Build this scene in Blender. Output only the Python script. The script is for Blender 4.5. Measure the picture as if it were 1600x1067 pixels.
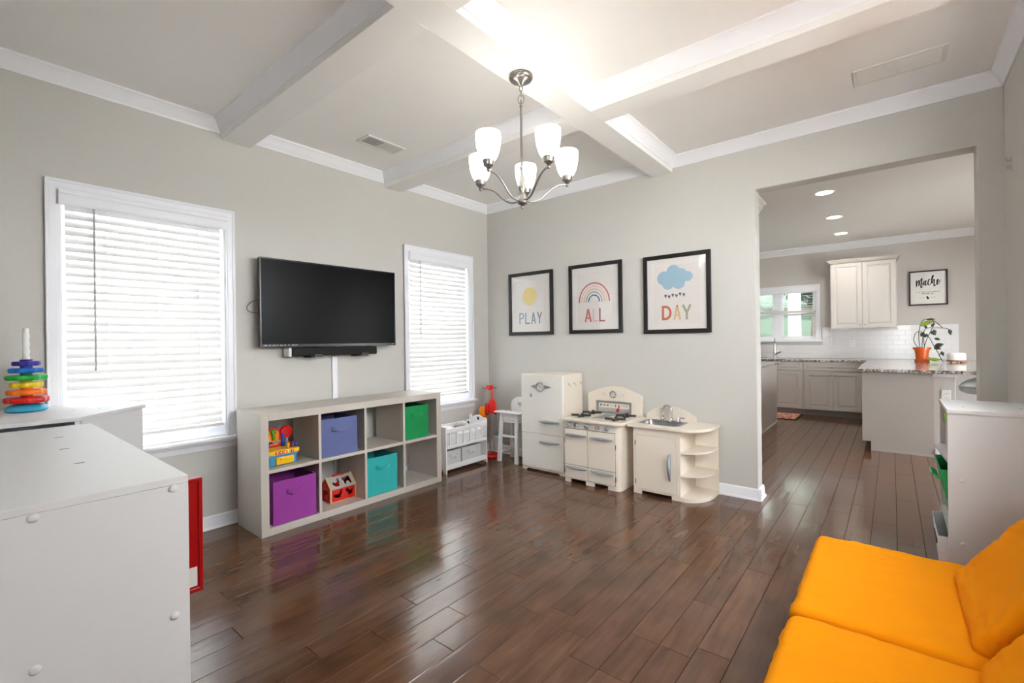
import bpy, bmesh, math, random
from mathutils import Matrix, Vector, noise
from mathutils.geometry import tessellate_polygon

random.seed(7)
for o in list(bpy.data.objects):
    bpy.data.objects.remove(o, do_unlink=True)
scene = bpy.context.scene
COL = scene.collection
PI = math.pi

# ---------------------------------------------------------------- camera
YAW, PITCH, ROLL = math.radians(39.4204), math.radians(-0.0275), math.radians(-0.7268)
CAM = Vector((3.6700, -4.0262, 1.2748))
FPX = 722.608
fw = Vector((-math.sin(YAW) * math.cos(PITCH), math.cos(YAW) * math.cos(PITCH), math.sin(PITCH)))
r0 = Vector((math.cos(YAW), math.sin(YAW), 0.0))
u0 = r0.cross(fw)
rt = r0 * math.cos(ROLL) + u0 * math.sin(ROLL)
up = -r0 * math.sin(ROLL) + u0 * math.cos(ROLL)
cam_data = bpy.data.cameras.new('camera')
cam = bpy.data.objects.new('camera', cam_data)
COL.objects.link(cam)
cam_data.sensor_fit = 'HORIZONTAL'
cam_data.sensor_width = 36.0
cam_data.lens = FPX * 36.0 / 1600.0
cam_data.clip_start = 0.02
cam_data.clip_end = 200
cam.matrix_world = Matrix(((rt.x, up.x, -fw.x, CAM.x), (rt.y, up.y, -fw.y, CAM.y), (rt.z, up.z, -fw.z, CAM.z), (0, 0, 0, 1)))
scene.camera = cam

# ---------------------------------------------------------------- sky, sun, exposure
world = bpy.data.worlds.new('sky')
scene.world = world
world.use_nodes = True
bg = world.node_tree.nodes['Background']
bg.inputs['Color'].default_value = (0.94, 0.97, 0.99, 1)
bg.inputs['Strength'].default_value = 6.0
sun_data = bpy.data.lights.new('sun', 'SUN')
sun_data.energy = 8.0
sun_data.angle = math.radians(1.5)
sun_data.color = (1.0, 0.95, 0.86)
sun = bpy.data.objects.new('sun', sun_data)
COL.objects.link(sun)
sun.location = (-8, 2, 12)
sun.rotation_euler = Vector((0.25, -0.35, -0.90)).to_track_quat('-Z', 'Y').to_euler()
BULB_W = 0.16        # chandelier bulbs, each
DOWNLIGHT_W = 2.2   # kitchen recessed lights, each
vs = scene.view_settings
vs.view_transform = 'Standard'
vs.look = 'None'
vs.exposure = 2.0
vs.gamma = 1.0
vs.use_curve_mapping = False
scene.cycles.max_bounces = 10
scene.cycles.diffuse_bounces = 6
scene.cycles.glossy_bounces = 4
scene.cycles.transparent_max_bounces = 12
scene.cycles.caustics_reflective = False
scene.cycles.caustics_refractive = False
scene.cycles.sample_clamp_indirect = 6.0

# ---------------------------------------------------------------- helpers
def lin(c):
    if isinstance(c, str):
        c = tuple(int(c[i:i + 2], 16) for i in (0, 2, 4))
    return tuple((v / 255 / 12.92 if v / 255 <= 0.04045 else ((v / 255 + 0.055) / 1.055) ** 2.4) for v in c)

MATS = {}
def mat(name, col, rough=0.5, metal=0.0, var=0.06, vscale=6.0, bump=0.0, bscale=200.0, stretch=(1, 1, 1),
        coat=0.0, sheen=0.0, emit=None, spec=0.5, rvar=0.0, trans=0.0, alpha=1.0):
    """procedural principled material: noise-varied colour, optional noise bump"""
    if name in MATS:
        return MATS[name]
    m = bpy.data.materials.new(name)
    m.use_nodes = True
    nt = m.node_tree
    b = nt.nodes['Principled BSDF']
    c = lin(col)
    tc = nt.nodes.new('ShaderNodeTexCoord')
    mp = nt.nodes.new('ShaderNodeMapping')
    mp.inputs['Scale'].default_value = stretch
    nt.links.new(tc.outputs['Object'], mp.inputs['Vector'])
    nz = nt.nodes.new('ShaderNodeTexNoise')
    nz.inputs['Scale'].default_value = vscale
    nz.inputs['Detail'].default_value = 4
    nt.links.new(mp.outputs['Vector'], nz.inputs['Vector'])
    rp = nt.nodes.new('ShaderNodeMix')
    rp.data_type = 'RGBA'
    rp.inputs[6].default_value = (*[v * (1 - var) for v in c], 1)
    rp.inputs[7].default_value = (*[min(1, v * (1 + var)) for v in c], 1)
    nt.links.new(nz.outputs['Fac'], rp.inputs[0])
    nt.links.new(rp.outputs[2], b.inputs['Base Color'])
    b.inputs['Roughness'].default_value = rough
    b.inputs['Metallic'].default_value = metal
    b.inputs['Specular IOR Level'].default_value = spec
    b.inputs['Coat Weight'].default_value = coat
    b.inputs['Sheen Weight'].default_value = sheen
    if trans:
        b.inputs['Transmission Weight'].default_value = trans
    if alpha < 1:
        b.inputs['Alpha'].default_value = alpha
    if bump:
        n2 = nt.nodes.new('ShaderNodeTexNoise')
        n2.inputs['Scale'].default_value = bscale
        n2.inputs['Detail'].default_value = 3
        nt.links.new(mp.outputs['Vector'], n2.inputs['Vector'])
        bp = nt.nodes.new('ShaderNodeBump')
        bp.inputs['Strength'].default_value = bump
        bp.inputs['Distance'].default_value = 0.002
        nt.links.new(n2.outputs['Fac'], bp.inputs['Height'])
        nt.links.new(bp.outputs['Normal'], b.inputs['Normal'])
    if emit:
        b.inputs['Emission Color'].default_value = (*lin(emit[0]), 1)
        b.inputs['Emission Strength'].default_value = emit[1]
    MATS[name] = m
    return m

def glass_mat(name, tint=(255, 255, 255), ior=1.5, rough=0.0, gain=1.0, wob=0.0):
    """thin pane: transparent with Fresnel gloss"""
    if name in MATS:
        return MATS[name]
    m = bpy.data.materials.new(name)
    m.use_nodes = True
    nt = m.node_tree
    nt.nodes.clear()
    out = nt.nodes.new('ShaderNodeOutputMaterial')
    tr = nt.nodes.new('ShaderNodeBsdfTransparent')
    tr.inputs['Color'].default_value = (*lin(tint), 1)
    gl = nt.nodes.new('ShaderNodeBsdfGlossy')
    gl.inputs['Roughness'].default_value = rough
    fr = nt.nodes.new('ShaderNodeFresnel')
    geo = nt.nodes.new('ShaderNodeNewGeometry')
    io = nt.nodes.new('ShaderNodeMapRange')       # same reflectance from both sides of the thin pane
    io.inputs[3].default_value = ior
    io.inputs[4].default_value = 1.0 / ior
    nt.links.new(geo.outputs['Backfacing'], io.inputs[0])
    nt.links.new(io.outputs[0], fr.inputs['IOR'])
    mu = nt.nodes.new('ShaderNodeMath')
    mu.operation = 'MULTIPLY'
    mu.use_clamp = True
    mu.inputs[1].default_value = gain
    nt.links.new(fr.outputs[0], mu.inputs[0])
    mx = nt.nodes.new('ShaderNodeMixShader')
    nt.links.new(mu.outputs[0], mx.inputs[0])
    nt.links.new(tr.outputs[0], mx.inputs[1])
    nt.links.new(gl.outputs[0], mx.inputs[2])
    nt.links.new(mx.outputs[0], out.inputs['Surface'])
    if wob:
        nz = nt.nodes.new('ShaderNodeTexNoise')
        nz.inputs['Scale'].default_value = 3.0
        tc = nt.nodes.new('ShaderNodeTexCoord')
        nt.links.new(tc.outputs['Object'], nz.inputs['Vector'])
        bp = nt.nodes.new('ShaderNodeBump')
        bp.inputs['Strength'].default_value = wob
        bp.inputs['Distance'].default_value = 0.02
        nt.links.new(nz.outputs['Fac'], bp.inputs['Height'])
        nt.links.new(bp.outputs['Normal'], gl.inputs['Normal'])
    MATS[name] = m
    return m

BASE = {}      # thing name -> world location subtracted from its meshes
def root_base(o):
    while o.parent:
        o = o.parent
    return BASE.get(o.name, Vector((0, 0, 0)))

def tag(o, label=None, cat=None, group=None, kind=None):
    if label: o['label'] = label
    if cat: o['category'] = cat
    if group: o['group'] = group
    if kind: o['kind'] = kind
    return o

def thing(name, label, cat, loc=(0, 0, 0), rotz=0.0, group=None, kind=None, world=True):
    """Empty at a thing's base. world=True: parts are given in world coordinates; else in the thing's own frame"""
    o = bpy.data.objects.new(name, None)
    COL.objects.link(o)
    o.empty_display_size = 0.1
    o.location = loc
    o.rotation_euler = (0, 0, rotz)
    if world:
        BASE[o.name] = Vector(loc)
    return tag(o, label, cat, group, kind)

class MB:
    def __init__(s):
        s.v, s.f = [], []
    def add(s, vs, fs):
        k = len(s.v)
        s.v += [tuple(p) for p in vs]
        s.f += [tuple(i + k for i in f) for f in fs]
        return s
    def box(s, x0, x1, y0, y1, z0, z1):
        return s.add([(x0, y0, z0), (x1, y0, z0), (x1, y1, z0), (x0, y1, z0), (x0, y0, z1), (x1, y0, z1), (x1, y1, z1), (x0, y1, z1)],
                     [(3, 2, 1, 0), (4, 5, 6, 7), (0, 1, 5, 4), (1, 2, 6, 5), (2, 3, 7, 6), (3, 0, 4, 7)])
    @staticmethod
    def to3(p, axis, t):
        return (t, p[0], p[1]) if axis == 'x' else (p[0], t, p[1]) if axis == 'y' else (p[0], p[1], t)
    def prism(s, poly, axis, a, b, holes=()):
        """poly in the two other axes ((y,z),(x,z) or (x,y)) swept from a to b; holes are cut through"""
        if not holes:
            n = len(poly)
            vs = [s.to3(p, axis, a) for p in poly] + [s.to3(p, axis, b) for p in poly]
            return s.add(vs, [tuple(range(n - 1, -1, -1)), tuple(range(n, 2 * n))] + [(i, (i + 1) % n, n + (i + 1) % n, n + i) for i in range(n)])
        loops = [list(poly)] + [list(h) for h in holes]
        flat = [p for l in loops for p in l]
        tris = tessellate_polygon([[Vector((p[0], p[1], 0)) for p in l] for l in loops])
        n = len(flat)
        vs = [s.to3(p, axis, a) for p in flat] + [s.to3(p, axis, b) for p in flat]
        fs = [tuple(t) for t in tris] + [tuple(n + i for i in reversed(t)) for t in tris]
        k = 0
        for l in loops:
            m = len(l)
            fs += [(k + i, k + (i + 1) % m, n + k + (i + 1) % m, n + k + i) for i in range(m)]
            k += m
        return s.add(vs, fs)
    def lathe(s, prof, c=(0, 0, 0), seg=24, axis='z', wave=None):
        """prof [(r, h)] turned about an axis through c"""
        vs, fs = [], []
        n = len(prof)
        for i in range(seg):
            a = 2 * PI * i / seg
            for r, h in prof:
                if wave: r = r * wave(a)
                x, y = r * math.cos(a), r * math.sin(a)
                p = (x, y, h) if axis == 'z' else (h, x, y) if axis == 'x' else (x, h, y)
                vs.append((p[0] + c[0], p[1] + c[1], p[2] + c[2]))
        for i in range(seg):
            j = (i + 1) % seg
            for k in range(n - 1):
                fs.append((i * n + k, j * n + k, j * n + k + 1, i * n + k + 1))
        if prof[0][0] > 1e-6: fs.append(tuple(i * n for i in range(seg - 1, -1, -1)))
        if prof[-1][0] > 1e-6: fs.append(tuple(i * n + n - 1 for i in range(seg)))
        return s.add(vs, fs)
    def shell(s, prof, c=(0, 0, 0), seg=24, axis='z', wave=None):
        """closed profile turned (a vessel wall)"""
        k = len(s.v)
        prof = list(prof)
        vs, fs = [], []
        n = len(prof)
        for i in range(seg):
            a = 2 * PI * i / seg
            for r, h in prof:
                x, y = r * math.cos(a), r * math.sin(a)
                p = (x, y, h) if axis == 'z' else (h, x, y) if axis == 'x' else (x, h, y)
                vs.append((p[0] + c[0], p[1] + c[1], p[2] + c[2]))
        for i in range(seg):
            j = (i + 1) % seg
            for q in range(n):
                fs.append((i * n + q, j * n + q, j * n + (q + 1) % n, i * n + (q + 1) % n))
        return s.add(vs, fs)
    def tube(s, pts, r, seg=10, closed=False, caps=True):
        pts = [Vector(p) for p in pts]
        n = len(pts)
        rs = r if isinstance(r, (list, tuple)) else [r] * n
        vs, fs = [], []
        ref = None
        for i in range(n):
            if closed:
                t = (pts[(i + 1) % n] - pts[i - 1]).normalized()
            else:
                t = (pts[min(i + 1, n - 1)] - pts[max(i - 1, 0)]).normalized()
            if ref is None:
                ref = Vector((0, 0, 1)) if abs(t.z) < 0.9 else Vector((1, 0, 0))
            e1 = t.cross(ref)
            if e1.length < 1e-6:
                e1 = t.cross(Vector((0.3, 0.7, 0.2)))
            e1.normalize()
            e2 = t.cross(e1).normalized()
            ref = -e2 if e2.dot(ref) < 0 else e2
            for k in range(seg):
                a = 2 * PI * k / seg
                vs.append(pts[i] + (e1 * math.cos(a) + ref * math.sin(a)) * rs[i])
        m = n if closed else n - 1
        for i in range(m):
            j = (i + 1) % n
            for k in range(seg):
                l = (k + 1) % seg
                fs.append((i * seg + k, i * seg + l, j * seg + l, j * seg + k))
        if not closed and caps:
            fs.append(tuple(range(seg - 1, -1, -1)))
            fs.append(tuple((n - 1) * seg + k for k in range(seg)))
        return s.add(vs, fs)
    def ball(s, c, r, seg=16, rings=9, sq=(1, 1, 1)):
        prof = [(math.sin(PI * i / rings), -math.cos(PI * i / rings)) for i in range(rings + 1)]
        prof[0] = (1e-7, -1); prof[-1] = (1e-7, 1)
        m = MB().lathe(prof, seg=seg)
        return s.add([(p[0] * r * sq[0] + c[0], p[1] * r * sq[1] + c[1], p[2] * r * sq[2] + c[2]) for p in m.v], m.f)
    def stroke(s, pts, w, y0, y1, cap=True):
        """flat painted stroke in the x-z plane between depths y0 and y1; w number or per-point list"""
        pts = [Vector((p[0], p[1])) for p in pts]
        n = len(pts)
        ws = w if isinstance(w, (list, tuple)) else [w] * n
        L, R_ = [], []
        for i in range(n):
            t = (pts[min(i + 1, n - 1)] - pts[max(i - 1, 0)]).normalized()
            nn = Vector((-t.y, t.x))
            L.append(pts[i] + nn * ws[i] / 2)
            R_.append(pts[i] - nn * ws[i] / 2)
        for i in range(n - 1):
            q = [L[i], L[i + 1], R_[i + 1], R_[i]]
            s.prism([(p.x, p.y) for p in q], 'y', y0, y1)
        return s
    def xf(s, M_):
        s.v = [tuple(M_ @ Vector(p)) for p in s.v]
        return s
    def build(s, name, material, parent=None, smooth=None, bevel=0.0, bseg=2, label=None, kind=None, local=None):
        b = root_base(parent) if parent else Vector((0, 0, 0))
        if local is not None: b = Vector(local)
        me = bpy.data.meshes.new(name)
        me.from_pydata([(p[0] - b.x, p[1] - b.y, p[2] - b.z) for p in s.v], [], s.f)
        bm = bmesh.new()
        bm.from_mesh(me)
        bmesh.ops.remove_doubles(bm, verts=bm.verts, dist=1e-6)
        bmesh.ops.recalc_face_normals(bm, faces=bm.faces)
        bm.to_mesh(me)
        bm.free()
        if smooth:
            me.polygons.foreach_set('use_smooth', [True] * len(me.polygons))
            me.set_sharp_from_angle(angle=math.radians(smooth if smooth is not True else 40))
        me.materials.append(material)
        o = bpy.data.objects.new(name, me)
        COL.objects.link(o)
        if parent: o.parent = parent
        if bevel:
            md = o.modifiers.new('bevel', 'BEVEL')
            md.width = bevel
            md.segments = bseg
            md.limit_method = 'ANGLE'
            md.angle_limit = math.radians(40)
            md.harden_normals = False
        if label: o['label'] = label
        if kind: o['kind'] = kind
        if local is not None and not parent: o.location = local
        return o

def bx(*a): return MB().box(*a)
def solo(mb, name, material, label, cat, loc, group=None, **kw):
    """a thing that is one mesh, origin at loc"""
    o = mb.build(name, material, None, local=loc, **kw)
    return tag(o, label, cat, group)
def rrect(x0, x1, z0, z1, r, n=5):
    out = []
    for cx, cz, a0 in ((x1 - r, z0 + r, -90), (x1 - r, z1 - r, 0), (x0 + r, z1 - r, 90), (x0 + r, z0 + r, 180)):
        for i in range(n + 1):
            a = math.radians(a0 + 90 * i / n)
            out.append((cx + r * math.cos(a), cz + r * math.sin(a)))
    return out
def circ(cx, cz, r, n=24, a0=0, a1=360):
    return [(cx + r * math.cos(math.radians(a0 + (a1 - a0) * i / n)), cz + r * math.sin(math.radians(a0 + (a1 - a0) * i / n))) for i in range(n if a1 - a0 >= 360 else n + 1)]
def bez(p0, p1, p2, p3, n=12):
    P = [Vector(p) for p in (p0, p1, p2, p3)]
    return [P[0] * (1 - t) ** 3 + P[1] * 3 * t * (1 - t) ** 2 + P[2] * 3 * t * t * (1 - t) + P[3] * t ** 3 for t in [i / n for i in range(n + 1)]]
def catmull(pts, n=8):
    P = [Vector(p) for p in pts]
    out = []
    for i in range(len(P) - 1):
        a, b, c, d = P[max(i - 1, 0)], P[i], P[i + 1], P[min(i + 2, len(P) - 1)]
        for k in range(n):
            t = k / n
            out.append(0.5 * ((2 * b) + (c - a) * t + (2 * a - 5 * b + 4 * c - d) * t * t + (3 * b - a - 3 * c + d) * t ** 3))
    out.append(P[-1])
    return out
def soft_box(x0, x1, y0, y1, z0, z1, r, cuts=14, amp=0.0, nscale=6.0, puff=0.0, seed=0, st=(1, 1, 1)):
    """rounded, slightly puffed and wrinkled cushion"""
    bm = bmesh.new()
    bmesh.ops.create_cube(bm, size=2.0)
    bmesh.ops.subdivide_edges(bm, edges=bm.edges[:], cuts=cuts, use_grid_fill=True)
    c = Vector(((x0 + x1) / 2, (y0 + y1) / 2, (z0 + z1) / 2))
    h = Vector(((x1 - x0) / 2, (y1 - y0) / 2, (z1 - z0) / 2))
    m = MB()
    for v in bm.verts:
        # denser rows near the edges
        q = Vector([math.copysign(abs(t) ** 0.6, t) for t in v.co])
        p = Vector((q.x * h.x, q.y * h.y, q.z * h.z))
        inner = Vector([max(-(h[i] - r), min(h[i] - r, p[i])) for i in range(3)])
        d = p - inner
        p = inner + (d.normalized() * r if d.length > 1e-6 else Vector())
        ux, uy, uz = p.x / h.x, p.y / h.y, p.z / h.z
        p.z += puff * math.copysign(1, p.z) * max(0, 1 - ux * ux) * max(0, 1 - uy * uy) * (1 if abs(uz) > 0.5 else 0)
        if amp:
            w = noise.noise(Vector((p.x * nscale * st[0] + seed, p.y * nscale * st[1], p.z * nscale * st[2])))
            w += 0.5 * noise.noise(Vector((p.x * nscale * 2.3 * st[0], p.y * nscale * 2.3 * st[1] + seed, p.z * nscale * 2.3 * st[2])))
            nn = d.normalized() if d.length > 1e-6 else Vector((0, 0, 1))
            p += nn * w * amp
        m.v.append(tuple(p + c))
    bm.verts.index_update()
    m.f = [tuple(v.index for v in f.verts) for f in bm.faces]
    bm.free()
    return m

# ---------------------------------------------------------------- materials of the setting
W_WALL = mat('wall_paint', (203, 201, 196), 0.75, var=0.035, vscale=55, bump=0.25, bscale=160)
W_KIT = mat('kitchen_paint', (202, 198, 194), 0.75, var=0.03, vscale=40, bump=0.15, bscale=160)
W_CEIL = mat('ceiling_paint', (243, 243, 241), 0.85, var=0.015, vscale=5, bump=0.08, bscale=220)
W_TRIM = mat('trim_white', (240, 242, 247), 0.4, var=0.01, vscale=4)
W_BEAM = mat('beam_paint', (239, 239, 237), 0.7, var=0.015, vscale=4)
LAM = mat('white_laminate', (219, 220, 222), 0.42, var=0.012, vscale=3)
LAM_OAK = mat('grey_washed_laminate', (193, 186, 177), 0.45, var=0.07, vscale=18, stretch=(1, 1, 14), bump=0.1, bscale=60)
STEEL = mat('brushed_nickel', (196, 194, 190), 0.28, 1.0, var=0.06, vscale=60, stretch=(1, 1, 0.1))
CHROME = mat('chrome', (215, 215, 215), 0.08, 1.0, var=0.03)
BLACK = mat('black_plastic', (14, 14, 15), 0.35, var=0.1)
CREAM = mat('cream_paint', (232, 222, 208), 0.42, var=0.02, vscale=5)
GREYMET = mat('blue_grey_metal_paint', (168, 176, 184), 0.3, 0.6, var=0.05)
DARKGAP = mat('dark_gap', (60, 54, 48), 0.8)
TOYWHITE = mat('toy_white_paint', (238, 238, 238), 0.4, var=0.02)

def floor_material():
    m = bpy.data.materials.new('hand_scraped_walnut')
    m.use_nodes = True
    nt = m.node_tree
    N = nt.nodes.new
    b = nt.nodes['Principled BSDF']
    tc = N('ShaderNodeTexCoord')
    oi = N('ShaderNodeObjectInfo')
    off = N('ShaderNodeVectorMath'); off.operation = 'ADD'
    sc = N('ShaderNodeMath'); sc.operation = 'MULTIPLY'; sc.inputs[1].default_value = 37.0
    nt.links.new(oi.outputs['Random'], sc.inputs[0])
    cb = N('ShaderNodeCombineXYZ')
    nt.links.new(sc.outputs[0], cb.inputs[2]); nt.links.new(sc.outputs[0], cb.inputs[1])
    nt.links.new(tc.outputs['Object'], off.inputs[0]); nt.links.new(cb.outputs[0], off.inputs[1])
    mp = N('ShaderNodeMapping'); mp.inputs['Scale'].default_value = (14, 1.2, 1)
    nt.links.new(off.outputs[0], mp.inputs['Vector'])
    n1 = N('ShaderNodeTexNoise'); n1.inputs['Scale'].default_value = 2.2; n1.inputs['Detail'].default_value = 7; n1.inputs['Distortion'].default_value = 0.6
    nt.links.new(mp.outputs[0], n1.inputs['Vector'])
    cr = N('ShaderNodeValToRGB')
    cr.color_ramp.elements[0].position = 0.28; cr.color_ramp.elements[0].color = (*lin((86, 58, 41)), 1)
    cr.color_ramp.elements[1].position = 0.74; cr.color_ramp.elements[1].color = (*lin((108, 76, 55)), 1)
    nt.links.new(n1.outputs['Fac'], cr.inputs[0])
    # blotches
    n3 = N('ShaderNodeTexNoise'); n3.inputs['Scale'].default_value = 5.0; n3.inputs['Detail'].default_value = 3
    nt.links.new(off.outputs[0], n3.inputs['Vector'])
    hs = N('ShaderNodeHueSaturation')
    mr = N('ShaderNodeMapRange'); mr.inputs[3].default_value = 0.84; mr.inputs[4].default_value = 1.12
    nt.links.new(oi.outputs['Random'], mr.inputs[0])
    ml = N('ShaderNodeMath'); ml.operation = 'MULTIPLY'
    mr3 = N('ShaderNodeMapRange'); mr3.inputs[1].default_value = 0.3; mr3.inputs[2].default_value = 0.7; mr3.inputs[3].default_value = 0.82; mr3.inputs[4].default_value = 1.12
    nt.links.new(n3.outputs['Fac'], mr3.inputs[0])
    nt.links.new(mr.outputs[0], ml.inputs[0]); nt.links.new(mr3.outputs[0], ml.inputs[1])
    nt.links.new(ml.outputs[0], hs.inputs['Value'])
    nt.links.new(cr.outputs[0], hs.inputs['Color'])
    nt.links.new(hs.outputs[0], b.inputs['Base Color'])
    b.inputs['Roughness'].default_value = 0.14
    b.inputs['Specular IOR Level'].default_value = 0.42
    b.inputs['Coat Weight'].default_value = 0.18
    b.inputs['Coat Roughness'].default_value = 0.08
    b.inputs['Coat IOR'].default_value = 1.6
    # scraped ridges along the plank, stronger on some planks
    mp2 = N('ShaderNodeMapping'); mp2.inputs['Scale'].default_value = (42, 1.0, 1)
    nt.links.new(off.outputs[0], mp2.inputs['Vector'])
    n2 = N('ShaderNodeTexNoise'); n2.inputs['Scale'].default_value = 1.0; n2.inputs['Detail'].default_value = 0.0
    nt.links.new(mp2.outputs[0], n2.inputs['Vector'])
    n4 = N('ShaderNodeTexNoise'); n4.inputs['Scale'].default_value = 1.6; n4.inputs['Detail'].default_value = 1.0
    nt.links.new(off.outputs[0], n4.inputs['Vector'])
    mr4 = N('ShaderNodeMapRange'); mr4.inputs[1].default_value = 0.40; mr4.inputs[2].default_value = 0.62; mr4.inputs[3].default_value = 0.12; mr4.inputs[4].default_value = 1.0
    nt.links.new(n4.outputs['Fac'], mr4.inputs[0])
    hm = N('ShaderNodeMath'); hm.operation = 'MULTIPLY'
    nt.links.new(n2.outputs['Fac'], hm.inputs[0]); nt.links.new(mr4.outputs[0], hm.inputs[1])
    bp = N('ShaderNodeBump'); bp.inputs['Strength'].default_value = 0.35; bp.inputs['Distance'].default_value = 0.003
    nt.links.new(hm.outputs[0], bp.inputs['Height'])
    nt.links.new(bp.outputs[0], b.inputs['Normal'])
    nt.links.new(bp.outputs[0], b.inputs['Coat Normal'])
    return m
M_FLOOR = floor_material()

def granite_material():
    m = bpy.data.materials.new('speckled_granite')
    m.use_nodes = True
    nt = m.node_tree
    N = nt.nodes.new
    b = nt.nodes['Principled BSDF']
    tc = N('ShaderNodeTexCoord')
    v = N('ShaderNodeTexVoronoi'); v.inputs['Scale'].default_value = 70
    nz = N('ShaderNodeTexNoise'); nz.inputs['Scale'].default_value = 32; nz.inputs['Detail'].default_value = 5
    nt.links.new(tc.outputs['Object'], v.inputs['Vector']); nt.links.new(tc.outputs['Object'], nz.inputs['Vector'])
    ad = N('ShaderNodeMix'); ad.data_type = 'FLOAT'; ad.inputs[0].default_value = 0.65
    nt.links.new(v.outputs['Color'], ad.inputs[2]); nt.links.new(nz.outputs['Fac'], ad.inputs[3])
    cr = N('ShaderNodeValToRGB')
    e = cr.color_ramp.elements
    e[0].position = 0.33; e[0].color = (*lin((40, 38, 38)), 1)
    e[1].position = 0.66; e[1].color = (*lin((222, 214, 204)), 1)
    x = e.new(0.5); x.color = (*lin((140, 132, 124)), 1)
    nt.links.new(ad.outputs[0], cr.inputs[0])
    nt.links.new(cr.outputs[0], b.inputs['Base Color'])
    b.inputs['Roughness'].default_value = 0.12
    return m
GRANITE = granite_material()

# ---------------------------------------------------------------- dimensions
XR, YF = 4.20, -4.04            # right wall, front wall (behind the camera)
ZC, ZB, ZCR = 2.858, 2.732, 2.769
KY, KX0, KX1 = 5.55, -0.14, 6.2  # kitchen
T = 0.14
OX0, OX1, OZ = 2.847, 4.083, 2.442   # opening to the kitchen

def struct(o):
    o['kind'] = 'structure'
    return o

# floor: sub-floor with separate planks on it
floor = struct(MB().box(-0.14, XR + T, YF - T, 0, -0.06, -0.0125).box(-0.14, KX1 + T, 0, KY + T, -0.06, -0.0125).box(2.48, 5.74, -6.75, YF - T, -0.06, -0.0125).build('floor', mat('subfloor', (40, 30, 24), 0.9)))
PW, X0 = 0.1293, 3.165
known = {}
for xa, y in ((2.775, -2.44), (2.775, -2.156), (2.905, -2.075 - 0.08), (3.037, -2.072), (2.905, -1.726), (2.775, -0.867), (3.037, -1.228), (3.037, -0.777),
              (2.645, -2.444), (1.74, -2.594), (2.003, -2.51), (2.13, -2.716), (1.87, -2.85), (2.26, -2.288), (2.0, -2.078), (1.61, -1.92), (1.74, -2.163),
              (2.39, -2.715), (1.22, -2.136), (1.48, -2.73), (3.037, 0.08), (3.165, -0.25), (3.295, 0.08), (3.42, 0.335), (3.165, -1.533)):
    known.setdefault(round((xa - X0) / PW), []).append(y)
rest = MB()
count = 0
for k in range(-26, 25):
    xa, xb = X0 + k * PW, X0 + (k + 1) * PW
    xa2, xb2 = max(xa, -0.02), min(xb, KX1)
    if xb2 - xa2 < 0.01: continue
    ymax = KY if (xa + xb) / 2 > 2.2 and xa < 4.6 else 0.07
    cuts = sorted(known.get(k, []))
    ys = [YF]
    y = YF + random.uniform(0.15, 1.0)
    while y < ymax - 0.15:
        near = [c for c in cuts if abs(c - y) < 0.33 and c > ys[-1] + 0.15]
        if near:
            y = near[0]
        if y - ys[-1] > 0.2: ys.append(y)
        nxt = [c for c in cuts if c > y + 0.2]
        step = random.uniform(0.5, 1.25)
        y = nxt[0] if nxt and nxt[0] < y + step + 0.3 else y + step
    ys.append(ymax)
    g = 0.0007
    for a, b in zip(ys[:-1], ys[1:]):
        dz = random.uniform(-0.0006, 0.0)
        x_, X_ = xa2 + g, xb2 - g
        a_, b_ = a + g, b - g
        if x_ > 4.22 and b_ < 0.05: continue
        m = MB()
        e = 0.0016
        m.add([(x_, a_, -0.012), (X_, a_, -0.012), (X_, b_, -0.012), (x_, b_, -0.012),
               (x_, a_, dz - e), (X_, a_, dz - e), (X_, b_, dz - e), (x_, b_, dz - e),
               (x_ + e, a_ + e, dz), (X_ - e, a_ + e, dz), (X_ - e, b_ - e, dz), (x_ + e, b_ - e, dz)],
              [(3, 2, 1, 0), (0, 1, 5, 4), (1, 2, 6, 5), (2, 3, 7, 6), (3, 0, 4, 7), (4, 5, 9, 8), (5, 6, 10, 9), (6, 7, 11, 10), (7, 4, 8, 11), (8, 9, 10, 11)])
        if count < 300:
            m.build('plank', M_FLOOR, floor)
            count += 1
        else:
            rest.add(m.v, m.f)
for k in range(-26, 25):       # foyer behind the camera and the hidden kitchen corners
    xa, xb = max(X0 + k * PW, -0.02), min(X0 + (k + 1) * PW, KX1)
    if xb - xa < 0.01: continue
    xa, xb = max(xa, 2.62), min(xb, 5.6)
    if xb - xa > 0.01: rest.box(xa + 0.0007, xb - 0.0007, -6.65, YF - 0.0007, -0.012, -0.0003)
    xa, xb = max(X0 + k * PW, -0.02), min(X0 + (k + 1) * PW, KX1)
    if not ((xa + xb) / 2 > 2.2 and X0 + k * PW < 4.6):
        rest.box(xa + 0.0007, xb - 0.0007, 0.0707, KY, -0.012, -0.0003)
rest.build('outlying_planks', M_FLOOR, floor, kind='stuff')

# ceiling with crossing beams
ceil = struct(MB().box(-T, XR + T, YF - T, 0, ZC, ZC + 0.12).box(-T, KX1 + T, 0, KY + T, ZC, ZC + 0.12).box(2.48, 5.74, -6.75, YF - T + 0.0, ZC, ZC + 0.12).box(XR + T, 5.74, YF - T, YF, ZC, ZC + 0.12).build('ceiling', W_CEIL))
BX0, BX1 = 2.014, 2.200
BY = [(-1.42, -1.235), (-2.788, -2.597)]
bx(BX0, BX1, YF, 0, ZB, ZC).build('beam', W_BEAM, ceil, bevel=0.002)
for a, b in BY:
    bx(0, BX0, a, b, ZB, ZC).build('beam', W_BEAM, ceil, bevel=0.002)
    bx(BX1, XR, a, b, ZB, ZC).build('beam', W_BEAM, ceil, bevel=0.002)
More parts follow.
